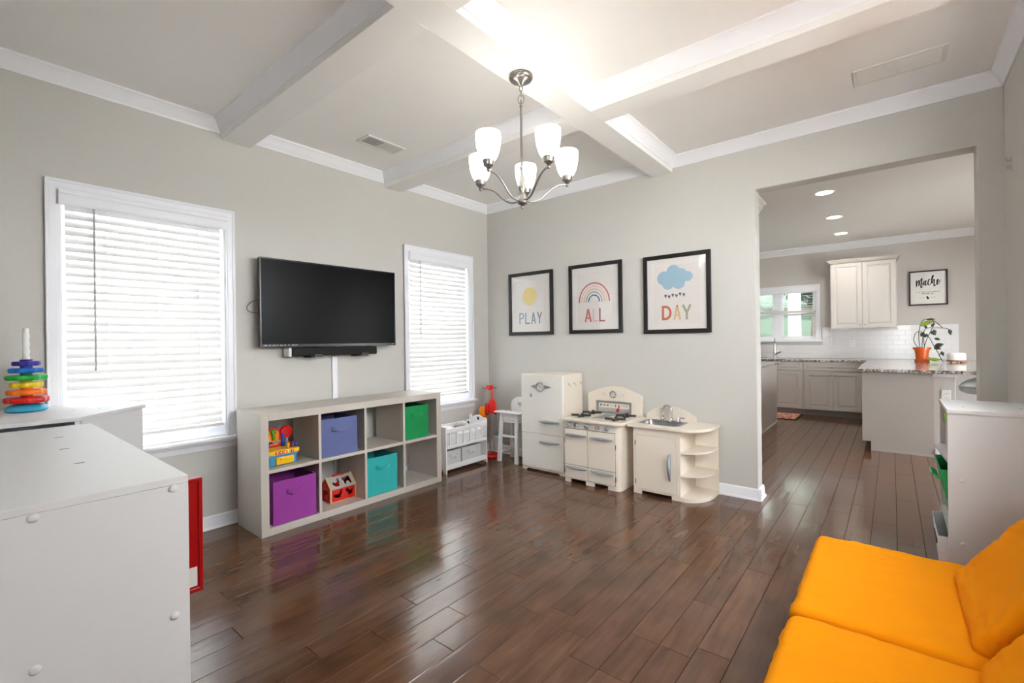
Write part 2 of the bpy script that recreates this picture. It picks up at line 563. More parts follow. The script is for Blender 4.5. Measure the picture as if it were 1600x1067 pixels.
# crown ring in each coffer
CPROF = [(0.0, ZCR), (0.007, ZCR), (0.009, ZCR + 0.008), (0.016, ZCR + 0.016), (0.03, ZCR + 0.042), (0.046, ZCR + 0.062), (0.054, ZCR + 0.072), (0.061, ZCR + 0.076), (0.061, ZC), (0.0, ZC)]
def ring(x0, x1, y0, y1, prof, name, m=W_TRIM):
    mb = MB()
    n = len(prof)
    vs, fs = [], []
    for cx, cy, sx, sy in ((x0, y0, 1, 1), (x1, y0, -1, 1), (x1, y1, -1, -1), (x0, y1, 1, -1)):
        vs += [(cx + sx * d, cy + sy * d, z) for d, z in prof]
    for i in range(4):
        j = (i + 1) % 4
        for q in range(n):
            fs.append((i * n + q, j * n + q, j * n + (q + 1) % n, i * n + (q + 1) % n))
    mb.add(vs, fs)
    return struct(mb.build(name, m, smooth=30))
cells_y = [(BY[0][1], 0.0), (BY[1][1], BY[0][0]), (YF, BY[1][0])]
i = 1
for x0, x1 in ((0, BX0), (BX1, XR)):
    for y0, y1 in cells_y:
        ring(x0, x1, y0, y1, CPROF, 'trim_%d' % i)
        i += 1
KPROF = [(d * 1.25, ZC - (ZC - z) * 1.25) for d, z in CPROF]
ring(KX0, KX1, T, KY, KPROF, 'trim_7')

# walls
W1 = (-3.622, -2.775)
W2 = (-1.155, -0.322)
WZ0, WZ1 = 0.635, 2.172
def rect(a, b, c, d): return [(a, c), (b, c), (b, d), (a, d)]
struct(MB().prism(rect(YF - T, T, 0, ZC), 'x', -T, 0, holes=[rect(W1[0], W1[1], WZ0, WZ1), rect(W2[0], W2[1], WZ0, WZ1)]).build('wall_left', W_WALL))
struct(MB().prism([(-T, 0), (OX0, 0), (OX0, OZ), (OX1, OZ), (OX1, 0), (KX1 + T, 0), (KX1 + T, ZC), (-T, ZC)], 'y', 0, T).build('wall_back', W_WALL, bevel=0.006))
RW = (-2.85, -0.95, 1.42, 2.45)     # added unseen windows over the sofa, letting in daylight from the right
struct(MB().prism(rect(YF, 0, 0, ZC), 'x', XR, XR + T, holes=[rect(*RW)]).build('wall_right', W_WALL))
struct(MB().prism([(-T, 0), (2.75, 0), (2.75, OZ), (4.10, OZ), (4.10, 0), (XR + T, 0), (XR + T, ZC), (-T, ZC)], 'y', YF - T, YF).build('wall_front', W_WALL))
# foyer shell behind the camera with an added glazed front door for daylight
struct(bx(2.62 - T, 2.62, -6.6, YF - T, 0, ZC).build('wall_foyer_left', W_WALL))
struct(bx(5.6, 5.6 + T, -6.6, YF - T, 0, ZC).build('wall_foyer_right', W_WALL))
struct(bx(XR + T, 5.6, YF - T, YF, 0, ZC).build('wall_foyer_back', W_WALL))
struct(MB().prism([(2.62, 0), (2.8, 0), (2.8, 2.45), (5.4, 2.45), (5.4, 0), (5.6, 0), (5.6, ZC), (2.62, ZC)], 'y', -6.6 - T, -6.6).build('wall_foyer_front', W_WALL))
# kitchen walls
KW = (1.50, 2.652, 1.235, 2.135)
struct(MB().prism(rect(KX0 - T, KX1 + T, 0, ZC), 'y', KY, KY + T, holes=[rect(*KW)]).build('wall_kitchen_back', W_KIT))
struct(bx(KX0 - T, KX0, T, KY, 0, ZC).build('wall_kitchen_left', W_KIT))

struct(MB().prism(rect(T, KY, 0, ZC), 'x', KX1, KX1 + T, holes=[rect(1.4, 3.4, 0.05, 2.25)]).build('wall_kitchen_right', W_KIT))

# baseboards with shoe moulding
def base_run(name, p0, p1, nrm, h=0.09, ends=True):
    """straight baseboard from p0 to p1, nrm points into the room"""
    prof = [(0, 0), (0.028, 0), (0.028, 0.006), (0.024, 0.014), (0.0155, 0.019), (0.0145, 0.066), (0.012, 0.074), (0.012, 0.08), (0.006, 0.088), (0.0, 0.092)]
    mb = MB()
    n = len(prof)
    vs = []
    for p in (p0, p1):
        vs += [(p[0] + nrm[0] * d, p[1] + nrm[1] * d, z * h / 0.092) for d, z in prof]
    fs = [tuple(range(n)), tuple(range(2 * n - 1, n - 1, -1))] + [(q, (q + 1) % n, n + (q + 1) % n, n + q) for q in range(n)]
    mb.add(vs, fs)
    return struct(mb.build(name, W_TRIM, smooth=35))
base_run('baseboard_left', (0, YF), (0, -0.026), (1, 0))
base_run('baseboard_back', (0, 0), (OX0 + 0.024, 0), (0, -1))
base_run('baseboard_jamb', (OX0, -0.026), (OX0, T + 0.02), (1, 0))
base_run('baseboard_stub', (OX1 - 0.02, 0), (XR, 0), (0, -1))
base_run('baseboard_right', (XR, YF), (XR, -0.026), (-1, 0))

# windows
M_PANE = glass_mat('window_glass')
M_TINT = glass_mat('dimming_window_glass', tint=(204, 206, 206))  # grey tint added to dim daylight on the blinds
M_TINTK = glass_mat('dimming_kitchen_glass', tint=(212, 215, 215))  # grey tint added to dim the bright yard view
def window(n, y0, y1, z0, z1):
    w = struct(thing('window_%d' % n, None, None, (-0.07, (y0 + y1) / 2, z0)))
    f = MB().prism(rect(y0, y1, z0, z1), 'x', -0.125, -0.075, holes=[rect(y0 + 0.035, y1 - 0.035, z0 + 0.04, z1 - 0.035)])
    f.build('frame', W_TRIM, w)
    zm = (z0 + z1) / 2
    for a, b, x in ((z0 + 0.04, zm + 0.02, -0.085), (zm - 0.02, z1 - 0.035, -0.110)):
        s_ = MB().prism(rect(y0 + 0.035, y1 - 0.035, a, b), 'x', x - 0.014, x + 0.014, holes=[rect(y0 + 0.075, y1 - 0.075, a + 0.04, b - 0.04)]).build('sash', W_TRIM, w)
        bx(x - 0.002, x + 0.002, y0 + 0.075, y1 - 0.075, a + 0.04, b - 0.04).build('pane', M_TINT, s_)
    # reveal lining
    MB().prism(rect(y0 - 0.001, y1 + 0.001, z0 - 0.001, z1 + 0.001), 'x', -0.075, 0.001, holes=[rect(y0 + 0.008, y1 - 0.008, z0 + 0.008, z1 - 0.008)]).build('lining', W_TRIM, w)
    # casing: stepped profile mitred on three sides
    cw = 0.061
    for d0, d1, x in ((0.0, cw, 0.012), (0.012, cw - 0.016, 0.016), (cw - 0.016, cw, 0.022), (cw - 0.008, cw - 0.001, 0.026)):
        poly = [(y0 - d0, z0 - 0.005), (y0 - d0, z1 + d0), (y1 + d0, z1 + d0), (y1 + d0, z0 - 0.005), (y1 + d1, z0 - 0.005), (y1 + d1, z1 + d1), (y0 - d1, z1 + d1), (y0 - d1, z0 - 0.005)]
        MB().prism(poly, 'x', 0.0, x).build('casing', W_TRIM, w, bevel=0.002)
    bx(-0.07, 0.058, y0 - cw - 0.025, y1 + cw + 0.025, z0 - 0.024, z0 - 0.002).build('stool', W_TRIM, w, bevel=0.006, bseg=3)
    ap = [(0.0, z0 - 0.085), (0.010, z0 - 0.085), (0.014, z0 - 0.07), (0.02, z0 - 0.05), (0.034, z0 - 0.036), (0.04, z0 - 0.024), (0.0, z0 - 0.024)]
    MB().prism([(a, b) for a, b in ap], 'y', y0 - cw, y1 + cw).build('apron', W_TRIM, w)
    return w
window(1, W1[0], W1[1], WZ0, WZ1)
window(2, W2[0], W2[1], WZ0, WZ1)
# kitchen twin window
def kitchen_window():
    x0, x1, z0, z1 = KW
    w = struct(thing('window_3', None, None, ((x0 + x1) / 2, KY + 0.07, z0)))
    MB().prism(rect(x0, x1, z0, z1), 'y', KY + 0.06, KY + 0.12, holes=[rect(x0 + 0.03, x0 + 0.53 - 0.035, z0 + 0.035, z1 - 0.03), rect(x0 + 0.53 + 0.085, x1 - 0.03, z0 + 0.035, z1 - 0.03)]).build('frame', W_TRIM, w)
    zm = 1.69
    for a, b in ((x0 + 0.03, x0 + 0.495), (x0 + 0.615, x1 - 0.03)):
        for c, d, y in ((z0 + 0.035, zm + 0.018, KY + 0.075), (zm - 0.018, z1 - 0.03, KY + 0.1)):
            s_ = MB().prism(rect(a, b, c, d), 'y', y - 0.012, y + 0.012, holes=[rect(a + 0.028, b - 0.028, c + 0.032, d - 0.03)]).build('sash', W_TRIM, w)
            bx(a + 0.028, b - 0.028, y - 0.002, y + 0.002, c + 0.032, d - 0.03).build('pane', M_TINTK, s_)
    MB().prism(rect(x0 - 0.001, x1 + 0.001, z0 - 0.001, z1 + 0.001), 'y', KY - 0.001, KY + 0.06, holes=[rect(x0 + 0.008, x1 - 0.008, z0 + 0.008, z1 - 0.008)]).build('lining', W_TRIM, w)
    cw = 0.066
    for d0, d1, y in ((0, cw, 0.012), (cw - 0.016, cw, 0.022)):
        poly = [(x0 - d0, z0), (x0 - d0, z1 + d0), (x1 + d0, z1 + d0), (x1 + d0, z0), (x1 + d1, z0), (x1 + d1, z1 + d1), (x0 - d1, z1 + d1), (x0 - d1, z0)]
        MB().prism(poly, 'y', KY - y, KY).build('casing', W_TRIM, w, bevel=0.002)
    bx(x0 - cw - 0.02, x1 + cw + 0.02, KY - 0.05, KY + 0.06, z0 - 0.035, z0 - 0.005).build('stool', W_TRIM, w, bevel=0.004)
kitchen_window()
# glass door added on the unseen right side to daylight the kitchen
kd = struct(thing('window_4', None, None, (KX1 + 0.07, 3.0, 0.05)))
MB().prism(rect(1.4, 3.4, 0.05, 2.25), 'x', KX1 + 0.05, KX1 + 0.1, holes=[rect(1.5, 2.35, 0.13, 2.17), rect(2.45, 3.3, 0.13, 2.17)]).build('frame', W_TRIM, kd)
bx(KX1 + 0.073, KX1 + 0.077, 1.5, 2.35, 0.13, 2.17).build('pane', M_PANE, kd)
bx(KX1 + 0.073, KX1 + 0.077, 2.45, 3.3, 0.13, 2.17).build('pane', M_PANE, kd)
# unseen foyer front wall: glazing added to bring in daylight behind the camera
fd = struct(thing('added_door_1', None, None, (3.5, -6.67, 0)))
MB().prism(rect(2.8, 5.4, 0, 2.45), 'y', -6.69, -6.64, holes=[rect(3.75, 4.05, 0.15, 2.37), rect(4.15, 4.45, 0.15, 2.37)]).build('frame', W_TRIM, fd)
bx(3.75, 4.05, -6.667, -6.663, 0.15, 2.37).build('pane', M_PANE, fd)
bx(4.15, 4.45, -6.667, -6.663, 0.15, 2.37).build('pane', M_PANE, fd)
rwn = struct(thing('window_6', None, None, (XR + 0.07, -1.9, RW[2])))  # unseen window added to bring daylight onto the left wall
hs_ = []
for q in range(3):
    a_ = RW[0] + 0.05 + q * (RW[1] - RW[0] - 0.05) / 3
    hs_.append((a_, a_ + (RW[1] - RW[0] - 0.05) / 3 - 0.05))
MB().prism(rect(*RW), 'x', XR + 0.05, XR + 0.11, holes=[rect(a_, b_, RW[2] + 0.05, RW[3] - 0.05) for a_, b_ in hs_]).build('frame', W_TRIM, rwn)
MB().prism(rect(RW[0] - 0.06, RW[1] + 0.06, RW[2] - 0.06, RW[3] + 0.06), 'x', XR - 0.018, XR + 0.001, holes=[rect(RW[0], RW[1], RW[2], RW[3])]).build('casing', W_TRIM, rwn, bevel=0.003)
for a_, b_ in hs_:
    bx(XR + 0.078, XR + 0.082, a_, b_, RW[2] + 0.05, RW[3] - 0.05).build('pane', M_PANE, rwn)

# ---------------------------------------------------------------- outside
struct(bx(-14, 2.46, -14, YF - T - 0.02, -0.4, -0.3).build('ground_walk', mat('bounce_concrete', (222, 221, 218), 0.9, var=0.1, vscale=3)))  # unseen ground, pale colour set to bounce daylight up
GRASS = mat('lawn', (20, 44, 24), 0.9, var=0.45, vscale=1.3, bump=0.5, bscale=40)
def lawn_z(y): return -0.4 if y < 9.5 else -0.4 + (y - 9.5) * 0.21
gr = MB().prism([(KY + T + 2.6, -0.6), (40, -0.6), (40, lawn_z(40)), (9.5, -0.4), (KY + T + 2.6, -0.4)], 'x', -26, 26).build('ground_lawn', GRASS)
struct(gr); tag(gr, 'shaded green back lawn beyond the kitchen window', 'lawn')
pv = MB().box(-14, -T - 0.02, YF - T - 0.02, KY + T + 2.6, -0.5, -0.4).build('ground_reflector_left', mat('bounce_concrete', (222, 221, 218), 0.9, var=0.1, vscale=3))  # unseen paving, added to bounce neutral daylight through the left windows
struct(pv)
struct(bx(-T - 0.02, 24, KY + T, KY + T + 2.6, -0.2, -0.05).build('porch_floor', mat('porch_concrete', (170, 168, 162), 0.85, var=0.1)))
struct(bx(KX1 + T, 24, 0.5, KY + T, -0.5, -0.4).build('ground_absorber_kitchen', mat('bounce_cut_grey', (110, 110, 106), 0.9, var=0.15, vscale=6)))  # unseen ground, darkened to cut bounce onto the kitchen ceiling
struct(MB().box(10.0, 40, -16, 0.5, -0.5, -0.4).build('ground_reflector_right', mat('bounce_pale_grey', (226, 225, 222), 0.9, var=0.15, vscale=8)))  # unseen far ground, made pale to bounce daylight onto the left ceiling
struct(MB().box(XR + T + 0.02, KX1 + T, YF, -0.02, -0.5, -0.4).box(KX1 + T, 10.0, -16, 0.5, -0.5, -0.4).build('ground_absorber_right', mat('bounce_cut_brown', (84, 66, 52), 0.95, var=0.3, vscale=20)))  # unseen strip added, dark to cut bounce onto the near ceiling
struct(bx(2.46, KX1 + T, -14, -6.75, -0.3, -0.1).build('ground_front', MATS['bounce_concrete']))

# ---------------------------------------------------------------- window blinds
def blind_mat():
    m = bpy.data.materials.new('white_blind_slat')
    m.use_nodes = True
    nt = m.node_tree
    nt.nodes.clear()
    out = nt.nodes.new('ShaderNodeOutputMaterial')
    tc = nt.nodes.new('ShaderNodeTexCoord')
    nz = nt.nodes.new('ShaderNodeTexNoise'); nz.inputs['Scale'].default_value = 4
    nt.links.new(tc.outputs['Object'], nz.inputs['Vector'])
    mx0 = nt.nodes.new('ShaderNodeMix'); mx0.data_type = 'RGBA'
    mx0.inputs[6].default_value = (0.84, 0.84, 0.84, 1); mx0.inputs[7].default_value = (0.88, 0.88, 0.88, 1)
    nt.links.new(nz.outputs['Fac'], mx0.inputs[0])
    d = nt.nodes.new('ShaderNodeBsdfPrincipled'); d.inputs['Roughness'].default_value = 0.4
    t = nt.nodes.new('ShaderNodeBsdfTranslucent')
    nt.links.new(mx0.outputs[2], d.inputs['Base Color']); nt.links.new(mx0.outputs[2], t.inputs['Color'])
    mx = nt.nodes.new('ShaderNodeMixShader'); mx.inputs[0].default_value = 0.015
    nt.links.new(d.outputs[0], mx.inputs[1]); nt.links.new(t.outputs[0], mx.inputs[2])
    nt.links.new(mx.outputs[0], out.inputs['Surface'])
    return m
M_SLAT = blind_mat()
M_CORD = mat('white_cord', (235, 235, 232), 0.7)
def blind(label, y0, y1, z0, z1, cords, wand_y, wand_len, tilt=66):
    yc = (y0 + y1) / 2
    t = thing('window_blind', label, 'blind', (-0.03, yc, z0), group='white horizontal slat blinds')
    # valance over the head of the casing, with returns
    vp = [(0.017, z1 - 0.082), (0.034, z1 - 0.084), (0.040, z1 - 0.072), (0.040, z1 - 0.030), (0.047, z1 - 0.020), (0.047, z1 - 0.006), (0.042, z1), (0.017, z1)]
    MB().prism(vp, 'y', y0 - 0.006, y1 + 0.006).build('valance', W_TRIM, t)
    bx(-0.055, 0.012, y0 + 0.012, y1 - 0.012, z1 - 0.05, z1 - 0.009).build('headrail', W_TRIM, t)
    L = (y1 - y0) - 0.05
    sl = MB()
    n = 5
    w = 0.0505
    top, bot = [], []
    for i in range(n + 1):
        s_ = (i / n - 0.5) * w
        c = 0.0025 * (1 - (2 * i / n - 1) ** 2)
        top.append((s_, c + 0.0014)); bot.append((s_, c - 0.0014))
    pts = top + bot[::-1]
    a = math.radians(tilt)
    # inner (room) edge turned down
    pts = [(p[0] * math.cos(a) + p[1] * math.sin(a), -p[0] * math.sin(a) + p[1] * math.cos(a)) for p in pts]
    sl.prism(pts, 'y', -L / 2, L / 2)
    pitch = 0.0475
    zt, zb = z1 - 0.085, z0 + 0.075
    k = int((zt - zb) / pitch)
    first = None
    for i in range(k + 1):
        z = zt - i * pitch
        if first is None:
            first = sl.build('slat', M_SLAT, t, smooth=30, local=(0, 0, 0))
            o = first
        else:
            o = first.copy(); COL.objects.link(o); o.parent = t
        o.location = (-0.022 + 0.03, 0, z - z0)
    zlast = zt - k * pitch
    bx(-0.046, 0.002, y0 + 0.018, y1 - 0.018, zlast - 0.05, zlast - 0.028).build('bottom_rail', M_SLAT, t, bevel=0.004)
    for c in cords:
        m = MB()
        for dx in (-0.05, 0.006):
            m.box(dx - 0.0008, dx + 0.0008, c - 0.0012, c + 0.0012, zlast - 0.03, z1 - 0.05)
        m.box(-0.0235, -0.0205, c - 0.0012, c + 0.0012, zlast - 0.03, z1 - 0.05)
        m.build('ladder_cord', M_CORD, t)
        MB().ball((0.006, c, zlast - 0.04), 0.006, 10, 6).build('cord_button', M_CORD, t, smooth=True)
    if wand_len:
        m = MB().tube([(0.018, wand_y, z1 - 0.085), (0.019, wand_y, z1 - 0.085 - wand_len)], 0.005, 8)
        m.ball((0.019, wand_y, z1 - 0.085 - wand_len), 0.006, 8, 5)
        m.build('tilt_wand', mat('clear_wand', (188, 190, 192), 0.3), t, smooth=True)
        bx(0.008, 0.02, wand_y - 0.004, wand_y + 0.004, z1 - 0.09, z1 - 0.06).build('wand_hook', STEEL, t)
    return t
blind('large white slat blind in the window above the corner unit', W1[0], W1[1], WZ0, WZ1, (-3.42, -3.17, -2.94), -3.475, 0.95)
blind('white slat blind in the window right of the television', W2[0], W2[1], WZ0, WZ1, (-1.0, -0.76, -0.49), -1.02, 0.76)

# ---------------------------------------------------------------- cube shelf and what stands in it
SX0, SX1, SYa, SYb, SZ = 0.075, 0.466, -2.737, -1.169, 0.816
cs = thing('cube_shelf', 'pale grey wood-look cube shelf with eight compartments under the television', 'shelf', (0.27, -1.95, 0))
t_o = 0.052
for y0, y1 in ((SYa, SYa + t_o), (SYb - t_o, SYb)):
    bx(SX0, SX1, y0, y1, 0, SZ).build('side_board', LAM_OAK, cs, bevel=0.0015)
for z0, z1 in ((0, 0.05), (SZ - 0.052, SZ)):
    bx(SX0, SX1, SYa + t_o + 0.0005, SYb - t_o - 0.0005, z0, z1).build('top_board' if z0 > 0.1 else 'bottom_board', LAM_OAK, cs, bevel=0.0015)
DV = [(-2.338, -2.318), (-1.962, -1.942), (-1.592, -1.572)]
for y0, y1 in DV:
    bx(SX0, SX1 - 0.002, y0, y1, 0.05, SZ - 0.052).build('divider', LAM_OAK, cs, bevel=0.001)
edges = [SYa + t_o] + [v for d in DV for v in d] + [SYb - t_o]
SHZ = (0.412, 0.436)
for q in range(4):
    bx(SX0, SX1 - 0.003, edges[2 * q], edges[2 * q + 1], *SHZ).build('shelf_board', LAM_OAK, cs, bevel=0.001)

def fabric_bin(label, col, y0, y1, z0, z1, xf, depth=0.33, hz=0.72, hw=0.13):
    m_ = mat('fabric_' + label.split()[0], col, 0.9, var=0.10, vscale=14, bump=0.35, bscale=500, sheen=0.15)
    t = thing('fabric_bin', label, 'bin', (xf - depth / 2, (y0 + y1) / 2, z0), group='fabric bins in the cube shelf')
    x0 = xf - depth
    w = 0.006
    # open box with gently bowed walls
    def wall(fn, nu=8, nv=6):
        m = MB()
        for side in (0, 1):
            for i in range(nu + 1):
                for j in range(nv + 1):
                    m.v.append(fn(i / nu, j / nv, side))
        s_ = (nu + 1) * (nv + 1)
        for i in range(nu):
            for j in range(nv):
                a = i * (nv + 1) + j
                m.f.append((a, a + nv + 1, a + nv + 2, a + 1))
                m.f.append((s_ + a, s_ + a + 1, s_ + a + nv + 2, s_ + a + nv + 1))
        for i in range(nu):
            for j in (0, nv):
                a = i * (nv + 1) + j
                m.f.append((a, a + nv + 1, s_ + a + nv + 1, s_ + a))
        for j in range(nv):
            for i in (0, nu):
                a = i * (nv + 1) + j
                m.f.append((a, a + 1, s_ + a + 1, s_ + a))
        return m
    rnd = random.uniform(0, 9)
    def bow(u, v): return 0.007 * math.sin(PI * u) * math.sin(PI * min(1, v * 0.9 + 0.1)) + 0.003 * noise.noise(Vector((u * 4 + rnd, v * 4, rnd)))
    wall(lambda u, v, s_: (xf - 0.004 - s_ * w + bow(u, v), y0 + (y1 - y0) * u, z0 + (z1 - z0) * v)).build('front_panel', m_, t, smooth=True)
    wall(lambda u, v, s_: (x0 + s_ * w, y0 + (y1 - y0) * u, z0 + (z1 - z0) * v)).build('back_panel', m_, t)
    for yy, sg in ((y0, 1), (y1, -1)):
        wall(lambda u, v, s_: (x0 + (depth - 0.004) * u, yy + sg * s_ * w - sg * 0.3 * bow(u, v), z0 + (z1 - z0) * v)).build('side_panel', m_, t, smooth=True)
    bx(x0, xf - 0.004, y0 + w, y1 - w, z0, z0 + 0.005).build('bottom_panel', m_, t)
    # strap handle
    yc, zc = (y0 + y1) / 2, z0 + (z1 - z0) * hz
    pts = []
    for i in range(13):
        u = i / 12
        s_ = math.sin(PI * u)
        pts.append((xf + 0.004 + 0.024 * s_ ** 0.7, yc + (u - 0.5) * hw, zc - 0.012 * s_ + 0.006))
    m = MB()
    for i in range(12):
        p, q = pts[i], pts[i + 1]
        for d in (0,):
            m.add([(p[0], p[1], p[2] - 0.014), (q[0], q[1], q[2] - 0.014), (q[0], q[1], q[2] + 0.013), (p[0], p[1], p[2] + 0.013),
                   (p[0] - 0.003, p[1], p[2] - 0.014), (q[0] - 0.003, q[1], q[2] - 0.014), (q[0] - 0.003, q[1], q[2] + 0.013), (p[0] - 0.003, p[1], p[2] + 0.013)],
                  [(0, 1, 2, 3), (7, 6, 5, 4), (0, 4, 5, 1), (3, 2, 6, 7)])
    m.build('handle', m_, t, smooth=50)
    return t
fabric_bin('purple fabric bin in the lower left compartment of the cube shelf', (150, 56, 150), -2.655, -2.355, 0.051, 0.345, 0.455)
fabric_bin('slate blue fabric bin in the upper row of the cube shelf', (96, 106, 152), -2.312, -2.018, 0.437, 0.715, 0.452)
fabric_bin('turquoise fabric bin in the lower row of the cube shelf', (40, 168, 166), -1.938, -1.645, 0.051, 0.352, 0.452)
fabric_bin('green fabric bin in the upper right compartment of the cube shelf', (0, 138, 72), -1.568, -1.300, 0.437, 0.722, 0.450)

# toy workbench, upper left compartment
P_BLUE = mat('toy_plastic_blue', (70, 140, 180), 0.3)
P_NAVY = mat('toy_plastic_royal_blue', (30, 70, 180), 0.3)
P_YEL = mat('toy_plastic_yellow', (245, 196, 20), 0.3)
P_RED = mat('toy_plastic_red', (214, 24, 24), 0.3)
P_ORG = mat('toy_plastic_orange', (245, 130, 20), 0.3)
P_GRN = mat('toy_plastic_green', (110, 170, 40), 0.3)
P_GREY = mat('toy_plastic_grey', (140, 140, 145), 0.35)
P_PURP = mat('toy_plastic_purple', (96, 60, 150), 0.3)
wbx, wby, wbz = 0.31, -2.565, 0.437
wb = thing('toy_workbench', 'blue and yellow plastic toy workbench on the upper left shelf', 'toy', (wbx, wby, wbz))
def WBP(poly, z0, z1): return MB().prism([(wbx + p[0], wby + p[1]) for p in poly], 'z', z0, z1)
body = rrect(-0.07, 0.085, -0.105, 0.115, 0.035)
WBP(body, wbz, wbz + 0.062).build('base', P_BLUE, wb, smooth=40, bevel=0.004)
WBP(rrect(-0.075, 0.09, -0.112, 0.122, 0.038), wbz + 0.062, wbz + 0.076).build('rim', P_BLUE, wb, smooth=40, bevel=0.003)
WBP(rrect(-0.08, 0.095, -0.118, 0.128, 0.04), wbz + 0.076, wbz + 0.105).build('tabletop', P_YEL, wb, smooth=40, bevel=0.005)
dr = bx(wbx + 0.08, wbx + 0.096, wby - 0.045, wby + 0.075, wbz + 0.008, wbz + 0.058).build('drawer', P_YEL, wb, bevel=0.004)
bx(wbx + 0.092, wbx + 0.108, wby - 0.02, wby + 0.05, wbz + 0.04, wbz + 0.052).build('drawer_handle', P_YEL, dr, bevel=0.003)
for q, (cc, yy) in enumerate(((P_RED, -0.04), (P_RED, -0.014), (P_ORG, 0.012), (P_YEL, 0.036), (P_RED, 0.064))):
    b_ = bx(wbx + 0.094, wbx + 0.099, wby + yy - 0.011, wby + yy + 0.011, wbz + 0.079, wbz + 0.101).build('button', cc, wb, bevel=0.003)
    bx(wbx + 0.0985, wbx + 0.0995, wby + yy - 0.004, wby + yy + 0.004, wbz + 0.085, wbz + 0.096).build('button_mark', TOYWHITE, b_)
MB().prism([(wby + p[0], wbz + p[1]) for p in rrect(-0.09, 0.05, 0.10, 0.245, 0.03)], 'x', wbx - 0.055, wbx - 0.04).build('peg_board', mat('toy_plastic_dark_red', (170, 40, 26), 0.35), wb, bevel=0.003)
MB().prism([(wby + p[0], wbz + p[1]) for p in rrect(-0.07, 0.03, 0.12, 0.225, 0.02)], 'x', wbx - 0.0405, wbx - 0.036).build('peg_board_face', P_ORG, wb)
for yy, cc, zz in ((-0.055, P_YEL, 0.205), (-0.012, P_GRN, 0.215)):
    m = MB().ball((wbx - 0.028, wby + yy, wbz + zz), 0.019, 12, 8)
    m.tube([(wbx - 0.028, wby + yy, wbz + zz), (wbx - 0.026, wby + yy + 0.008, wbz + zz - 0.055)], [0.016, 0.012], 10)
    t_ = m.build('peg_figure', cc, wb, smooth=True)
    MB().ball((wbx - 0.011, wby + yy + 0.004, wbz + zz + 0.002), 0.005, 8, 6).build('eye', BLACK, t_, smooth=True)
MB().tube([(wbx + 0.02, wby - 0.085, wbz + 0.105), (wbx + 0.015, wby - 0.06, wbz + 0.155), (wbx + 0.03, wby - 0.045, wbz + 0.15)], [0.014, 0.013, 0.008], 10).build('pump_lever', P_NAVY, wb, smooth=True)
bx(wbx + 0.0, wbx + 0.03, wby - 0.115, wby - 0.098, wbz + 0.105, wbz + 0.20).build('saw', P_RED, wb, bevel=0.004)
MB().lathe([(0.001, -0.012), (0.042, -0.012), (0.046, -0.006), (0.046, 0.006), (0.042, 0.012), (0.001, 0.012)], (wbx - 0.045, wby + 0.085, wbz + 0.205), 20, 'x').build('drum_disc', P_RED, wb, smooth=True)
MB().tube([(wbx - 0.045, wby + 0.085, wbz + 0.105), (wbx - 0.045, wby + 0.085, wbz + 0.17)], 0.012, 10).build('drum_post', P_GREY, wb, smooth=True)
bx(wbx - 0.06, wbx - 0.03, wby + 0.048, wby + 0.068, wbz + 0.105, wbz + 0.2).build('block', P_NAVY, wb, bevel=0.004)
MB().tube([(wbx - 0.02, wby - 0.02, wbz + 0.14), (wbx - 0.015, wby + 0.03, wbz + 0.15)], 0.008, 8).build('wrench', P_GREY, wb, smooth=True)
for yy, xx, cc in ((0.06, 0.04, P_YEL), (0.085, 0.045, P_PURP), (0.105, 0.01, P_RED), (0.112, 0.05, P_NAVY), (0.085, 0.0, P_RED)):
    MB().tube([(wbx + xx, wby + yy, wbz + 0.104), (wbx + xx, wby + yy, wbz + 0.122)], 0.007, 10).ball((wbx + xx, wby + yy, wbz + 0.127), 0.012, 12, 8).build('knob', cc, wb, smooth=True)

# toy barn, lower row
BARN_R = mat('barn_red', (206, 22, 16), 0.45, var=0.12, vscale=60, stretch=(20, 20, 1))
BARN_W = mat('barn_wood', (222, 176, 120), 0.5, var=0.08, vscale=20)
BARN_G = mat('barn_roof_grey', (178, 172, 166), 0.55, var=0.14, vscale=60, stretch=(1, 1, 18))
BARN_D = mat('barn_inside_brown', (84, 56, 34), 0.7)
bn0 = (0.27, -2.08, 0.051)
bn = thing('toy_barn', 'red wooden toy barn with animal cut-outs in the lower shelf', 'toy', bn0)
hx, hy, hw_, hr = 0.075, 0.105, 0.105, 0.175      # half depth (x), half length (y), wall height, ridge height
BZ = 0.051
def shp(pts, cy, cz, s_): return [(cy + p[0] * s_, cz + p[1] * s_) for p in pts]
HEN = [(-1, 0.2), (-0.7, 0.35), (-0.2, 0.05), (0.3, 0.3), (0.5, 0.9), (0.95, 1.0), (0.9, 0.5), (1, 0.3), (0.7, -0.1), (0.5, -0.7), (-0.4, -0.7), (-0.9, -0.3)]
COW = [(-1, 0.3), (-0.85, 0.8), (-0.3, 0.6), (0.2, 0.75), (0.9, 0.9), (1, 0.4), (0.85, -0.8), (0.5, -0.8), (0.35, -0.2), (-0.2, -0.25), (-0.4, -0.8), (-0.8, -0.7), (-0.7, 0.0)]
CAT = [(-0.9, 0.9), (-0.5, 0.6), (-0.2, 0.9), (-0.1, 0.2), (0.5, 0.2), (0.9, 0.8), (1, 0.1), (0.7, -0.8), (-0.2, -0.9), (-0.4, -0.1), (-0.9, 0.3)]
x_f = bn0[0] + hx
MB().prism(rect(bn0[1] - hy + 0.004, bn0[1] + hy - 0.004, BZ, BZ + hw_), 'x', x_f - 0.008, x_f, holes=[shp(HEN, bn0[1] - 0.045, BZ + 0.055, 0.036), shp(CAT, bn0[1] + 0.05, BZ + 0.06, 0.032)]).build('front_wall', BARN_R, bn)
bx(bn0[0] - hx, bn0[0] - hx + 0.008, bn0[1] - hy + 0.004, bn0[1] + hy - 0.004, BZ, BZ + hw_).build('back_wall', BARN_R, bn)
